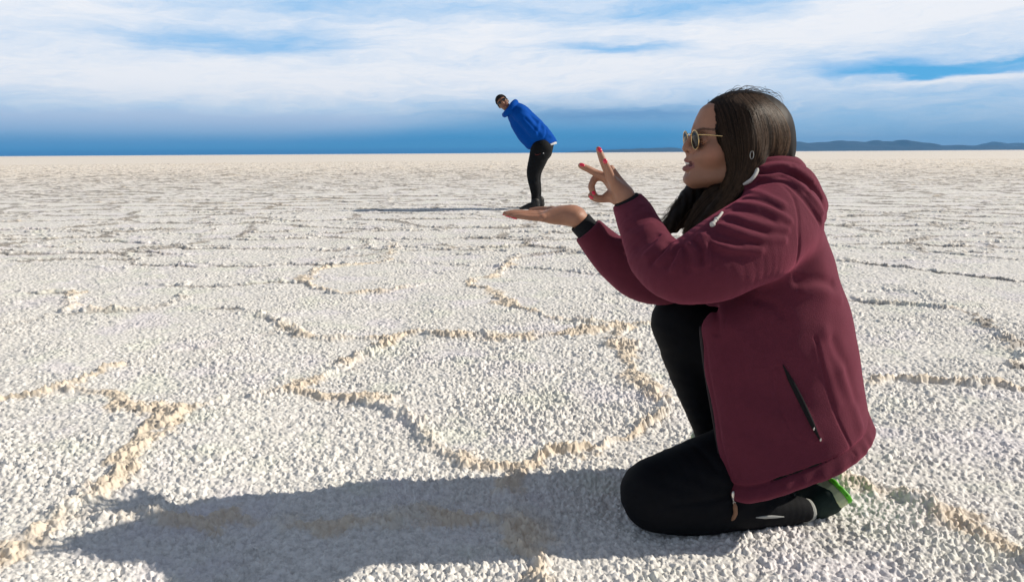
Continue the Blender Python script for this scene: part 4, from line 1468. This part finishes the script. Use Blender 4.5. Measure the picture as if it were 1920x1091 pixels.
for si, sp in enumerate(strands):
    n = len(sp); T = np.gradient(sp, axis=0); T /= np.maximum(np.linalg.norm(T, axis=1, keepdims=True), 1e-9)
    A = np.cross(T, [.2, .9, .3]); A /= np.maximum(np.linalg.norm(A, axis=1, keepdims=True), 1e-9); Bq = np.cross(T, A)
    r = (.00030 + .00035 * rng.random()) * np.interp(np.linspace(0, 1, n), [0, .1, .7, 1], [.7, 1, .9, .3])
    ring = [sp + r[:, None] * (math.cos(a) * A + math.sin(a) * Bq) for a in (0, 2.094, 4.189)]
    SV.append(np.stack(ring, 1).reshape(-1, 3))
    i = np.arange(n - 1)[:, None] * 3 + o; j = np.arange(3)[None]
    SF.append(np.stack([i + j, i + (j + 1) % 3, i + 3 + (j + 1) % 3, i + 3 + j], -1).reshape(-1, 4)); o += 3 * n
    tone = np.array([.030, .0185, .0125]) * (.5 + 1.1 * rng.random())
    tip = np.array([.13, .078, .045]) * (.6 + .8 * rng.random())
    tk = TONE[si] if si < n_first else (TONE[n_first + si - n_main] if n_main <= si < n_lock else 1.0)
    tone = tone * tk; tip = tip * tk
    if n_main <= si < n_lock: tone = tone * 1.3; tip = tip * .9
    SC.append(np.repeat(tone + (tip - tone) * np.linspace(0, 1, n)[:, None] ** 2.5, 3, axis=0))
hair_m = material('dark_brown_hair', (.012, .008, .006), .55, .14, attr=True)
mesh_obj('hair', np.concatenate(SV), np.concatenate(SF), hair_m, woman, col=np.concatenate(SC))
ep = trace(hb, np.array([1409.]), np.array([291.]), 1.25)[0]
th = np.linspace(0, 2 * math.pi, 25)
v, f = tube(np.array([ep + HF * .0040 * np.cos(a) + HZ * .0085 * np.sin(a) + HL * .002 for a in th]), .0009, 6, False)
silver_m = material('silver', (.45, .44, .42), .3, .5, 1.0)
mesh_obj('earring', v, f, silver_m, woman)


# ------------------------------------------------------------------ man bent forward, far behind the held-out palm
YM = 11.75
man = thing('person', P(1000, 391, YM) * np.array([1, 1, 0]),
            'person in blue jacket and dark beanie bending forward, far out on the salt', 'person')
mC = P(943.5, 194, YM); ms = scl(mC)
mZ = -.60 * CR + .80 * CU; mL = .80 * CR + .60 * CU; mF = -CF - .18 * CR
mF = mF - mZ * (mF @ mZ) - mL * (mF @ mL) * .0; mF /= np.linalg.norm(mF); mL = np.cross(mZ, mF); mL /= np.linalg.norm(mL); mF = np.cross(mL, mZ)
mM = np.array([mF, mL, mZ])
if mL @ CR < 0: mM[1] *= -1; mL = -mL


def K(f, l, z): return mC + mF * f + mL * l + mZ * z


mb = Sdf()
mb.u(Ell(K(-.005, 0, .02), (.098, .080, .105), mM))
mb.u(Ell(K(.020, 0, -.045), (.070, .064, .078), mM), .02)
mb.u(Ell(K(.045, 0, -.100), (.030, .034, .026), mM), .03)
mb.u(Chain([(*K(.092, 0, .030), .010), (*K(.108, 0, -.008), .016), (*K(.100, 0, -.022), .018)], 3), .012)
for s in (1, -1):
    mb.u(Ell(K(-.01, .083 * s, -.005), (.020, .010, .033), mM), .006)
    mb.u(Ell(K(.062, .042 * s, -.030), (.026, .026, .024), mM), .02)
mb.sub(Chain([(*K(.098, -.030, -.056), .003), (*K(.104, 0, -.062), .006), (*K(.098, .030, -.056), .003)], 3), .004)
mb.u(Chain([(*K(-.02, 0, -.06), .056), (*P(966, 212, YM), .075), (*P(985, 234, YM), .13), (*P(1010, 262, YM), .15), (*P(1012, 280, YM), .14)], 3), .02)
for Yl, dxl in ((11.64, 0), (11.88, 5)):
    mb.u(Chain([(*P(1012 + dxl, 284, Yl), .09), (*P(1001 + dxl, 332, Yl), .06), (*P(1004 + dxl, 382, Yl), .045)], 3), .02)
for Yl in (11.50, 12.0):
    mb.u(Chain([(*P(976, 218, YM + (Yl - YM) * .7), .04), (*P(1000, 247, YM + (Yl - YM) * .75), .03), (*P(1014, 254, YM + (.06 if Yl > YM else -.06)), .03)], 3), .02)


def man_skin(V):
    c = np.tile(np.array([.26, .125, .078]), (len(V), 1))
    q = (V - mC) @ np.array([mF, mL, mZ]).T
    lip = (q[:, 0] > .05) & (np.abs(q[:, 2] + .061) < .012) & (np.abs(q[:, 1]) < .033)
    c[lip] = (.20, .065, .055)
    c[(q[:, 0] < .045) & (q[:, 2] > -.02) & (np.abs(q[:, 1]) < .085) & (q[:, 2] < .13)] = (.02, .014, .01)
    return c


v, f = polygonize(mb, P(925, 400, YM) - [.0, .7, .0], P(1050, 170, YM) + [0, .7, .05], .009)
mbody = mesh_obj('body', v, f, skin_m, man, col=man_skin(v))
bn = Sdf()
bn.u(Ell(K(-.012, 0, .045), (.112, .093, .104), mM))
bn.cut(Fn(lambda p: (.052 - ((p - mC) @ mZ)) + .30 * ((p - mC) @ mF) - .0, mC, 9), .01)
bn.disp(Fn(lambda p: .002 * np.sin(np.arctan2((p - mC) @ mL, (p - mC) @ mF) * 40), mC, 1))
beanie_m = material('charcoal_knit', (.016, .014, .015), .9, .15, var=.3, vscale=60, bump=.4, bscale=200)
v, f = polygonize(bn, mC - .22, mC + .22, .007)
mesh_obj('beanie', v, f, beanie_m, man)
dark_glass = material('smoked_glass', (.012, .009, .009), .12, .5, coat=.4)
mg = bpy.data.objects.new('sunglasses', None); link(mg); mg.parent = man; mg.matrix_parent_inverse = man.matrix_world.inverted()
for s in (1, -1):
    v, f = ball(K(.094 - .006, .036 * s, .022), (.012, .030, .024), mM, 18, 10)
    mesh_obj('lens', v, f, dark_glass, mg)
fparts = [tube([K(.103, -.012, .030), K(.106, 0, .033), K(.103, .012, .030)], .004, 6)]
for s in (1, -1):
    fparts.append(tube(spline([K(.086, .064 * s, .028), K(.03, .086 * s, .020), K(-.01, .090 * s, .012)], 4), .004, 6))
v, f = merge(fparts)
mesh_obj('frame', v, f, slot_m, mg)

mj = Sdf()
mj.u(px_chain([(964, 207, YM, 13), (974, 219, YM, 21), (988, 237, YM, 26.5), (1003, 254, YM, 27.5), (1016, 268, YM, 26), (1024, 282, YM, 25)], 5))
mj.u(px_chain([(972, 211, 11.60, 14), (973, 214, 11.90, 14)]), .10)
ma = [(976, 216, 11.55, 12.5), (990, 233, 11.51, 11.5), (1004, 248, 11.51, 10.5), (1014, 254, 11.56, 9), (1022, 252, 11.66, 8)]
mj.u(px_chain(ma, 5), .07)
mj.u(px_chain([(x, y, 2 * YM - Y, r) for x, y, Y, r in ma], 5), .03)
hemA, hemB = P(990, 282, YM), P(1041, 266.5, YM)
hd = (hemB - hemA) / np.linalg.norm(hemB - hemA); hN = np.cross(hd, [0, 1, 0]); hN /= np.linalg.norm(hN)
if hN[2] > 0: hN = -hN
mj.cut(Fn(lambda p: (p - hemA) @ hN, hemA, 9), .012)
mj.u(px_chain([(949, 213, 11.60, 5.2), (957, 205, 11.55, 6), (963, 196, 11.60, 6), (966, 192, 11.72, 5.5), (965, 194, 11.88, 6), (956, 206, 11.93, 6), (948, 214, 11.86, 5.5), (946, 216, 11.73, 5), (949, 213, 11.60, 5.2)], 4), .015)
mj.sub(px_chain([(946, 199, YM, 8.5), (958, 208, YM, 8.0)]), .01)
for pts, A, w in [([(1011, 229), (1009, 240), (1004, 250)], -.020, .030), ([(1015, 232), (1013, 243), (1009, 253)], .018, .022), ([(1020, 240), (1020, 250), (1016, 259)], -.018, .026),
                  ([(1024, 243), (1024, 252), (1020, 262)], .014, .022), ([(985, 222), (1000, 238), (1012, 254)], .018, .022), ([(978, 205), (995, 216), (1010, 228)], -.012, .03),
                  ([(992, 268), (1010, 266), (1030, 258)], .010, .03), ([(960, 222), (972, 234), (982, 250)], .010, .03), ([(968, 216), (984, 236), (996, 256)], -.008, .03)]:
    a = np.array(pts, float)
    mj.disp(fold(trace(mj, a[:, 0], a[:, 1], 10.5), A, w))
mj.disp(Fn(lambda p: .004 * np.sin(p[:, 0] * 22 + 2 * np.sin(p[:, 2] * 17)) * np.sin(p[:, 2] * 26 + p[:, 1] * 12), mC, 3))
blue_m = material('blue_shell_fabric', (.0004, .062, .34), .8, .06, var=.12, vscale=14, bump=.3, bscale=60)
v, f = polygonize(mj, P(930, 300, YM) - [.1, .7, .1], P(1050, 175, YM) + [.1, .7, .1], .010)
mjo = mesh_obj('jacket', v, f, blue_m, man)
sh = Sdf()
sh.u(px_chain([(1003, 254, YM, 25.5), (1016, 268, YM, 24.5), (1024, 282, YM, 23.8)], 4))
sh.cut(Fn(lambda p: (p - hemA) @ hN - .034, hemA, 9), .006)
sh.cut(Fn(lambda p: -.06 - (p - hemA) @ hN, hemA, 9), .006)
shirt_m = material('white_cotton', (.55, .55, .56), .8, .2, var=.08, vscale=40)
v, f = polygonize(sh, P(980, 300, YM) - [.1, .5, .1], P(1050, 250, YM) + [.1, .5, .1], .010)
mesh_obj('shirt', v, f, shirt_m, man)

mt = Sdf()
mt.u(px_chain([(1020, 268, YM, 19), (1015, 282, YM, 21)]))
for Yl, dxl in ((11.64, 0), (11.87, 3)):
    mt.u(px_chain([(1015 + dxl * .3, 278, Yl, 20), (1008.5 + dxl * .3, 298, Yl, 17), (1000.5 + dxl, 320, Yl, 13.0), (1000 + dxl, 336, Yl, 11.0), (1003 + dxl, 355, Yl, 9.2), (1004 + dxl, 372, Yl, 8.0), (1004.5 + dxl, 380, Yl, 9.0)], 4), .03)
for pts, A, w in [([(990, 334), (1000, 338), (1012, 336)], .012, .03), ([(992, 343), (1002, 346), (1013, 343)], -.008, .03), ([(996, 366), (1004, 369), (1012, 366)], .012, .03), ([(1000, 290), (1015, 300), (1026, 300)], .008, .03)]:
    a = np.array(pts, float)
    mt.disp(fold(trace(mt, a[:, 0], a[:, 1], 10.5), A, w))
trouser_m = material('black_tracksuit', (.0055, .006, .0075), .8, .15, var=.25, vscale=12, bump=.3, bscale=60)
v, f = polygonize(mt, P(975, 392, YM) - [.1, .6, .0], P(1050, 240, YM) + [.1, .6, .1], .010)
tro = mesh_obj('trousers', v, f, trouser_m, man)
red_m = material('red_print', (.14, .02, .018), .6, .3)
v, f = strip_on(mt, [(1003, 288.5), (1005.5, 290.2), (1009, 290), (1014, 288)], [(1003, 288.8), (1005.5, 291.0), (1009, 290.8), (1014, 288.2)], 10, .008, .012)
mesh_obj('emblem', v, f, red_m, tro)
p = trace(mt, np.array([1019.]), np.array([287.5]), 10.5)[0]
v, f = ball(p, (.009, .008, .009))
mesh_obj('zip_slider', v, f, shirt_m, tro)
shoe_m = material('black_shoe', (.016, .015, .015), .6, .3, var=.3, vscale=40)
msole_m = material('dark_sole', (.05, .042, .036), .7, .3)
for Yl, dxl, dyl in ((11.62, 0, 0), (11.92, 8.5, -2.5)):
    s_ = Sdf()
    s_.u(px_chain([(1004 + dxl, 378 + dyl, Yl, 8.0), (1005 + dxl, 385 + dyl, Yl, 7.5)], 3))
    s_.u(px_chain([(1005 + dxl, 387 + dyl, Yl, 7), (995 + dxl, 386.5 + dyl, Yl, 6.5), (985 + dxl, 389 + dyl, Yl - .02, 4.6), (977.5 + dxl, 390.7 + dyl, Yl - .03, 3.0)], 4), .02)
    zg = .030
    s_.cut(Fn(lambda p, zg=zg: zg - p[:, 2], P(1000, 390, Yl), 9), .006)
    b_ = Sdf()
    b_.u(px_chain([(1005 + dxl, 388 + dyl, Yl, 7.2), (995 + dxl, 388.5 + dyl, Yl, 6.6), (985 + dxl, 389.5 + dyl, Yl - .02, 5.4), (977.5 + dxl, 390.7 + dyl, Yl - .03, 3.8)], 4))
    b_.cut(Fn(lambda p, zg=zg: np.abs(p[:, 2] - .016) - .0145, P(1000, 390, Yl), 9), .003)
    lo = P(965 + dxl, 398, Yl) - [.05, .15, .05]; hi = P(1022 + dxl, 366, Yl) + [.05, .15, .02]
    v, f = polygonize(s_, lo, hi, .007)
    so_ = mesh_obj('shoe', v, f, shoe_m, man)
    v, f = polygonize(b_, lo, hi, .005)
    mesh_obj('sole', v, f, msole_m, so_)
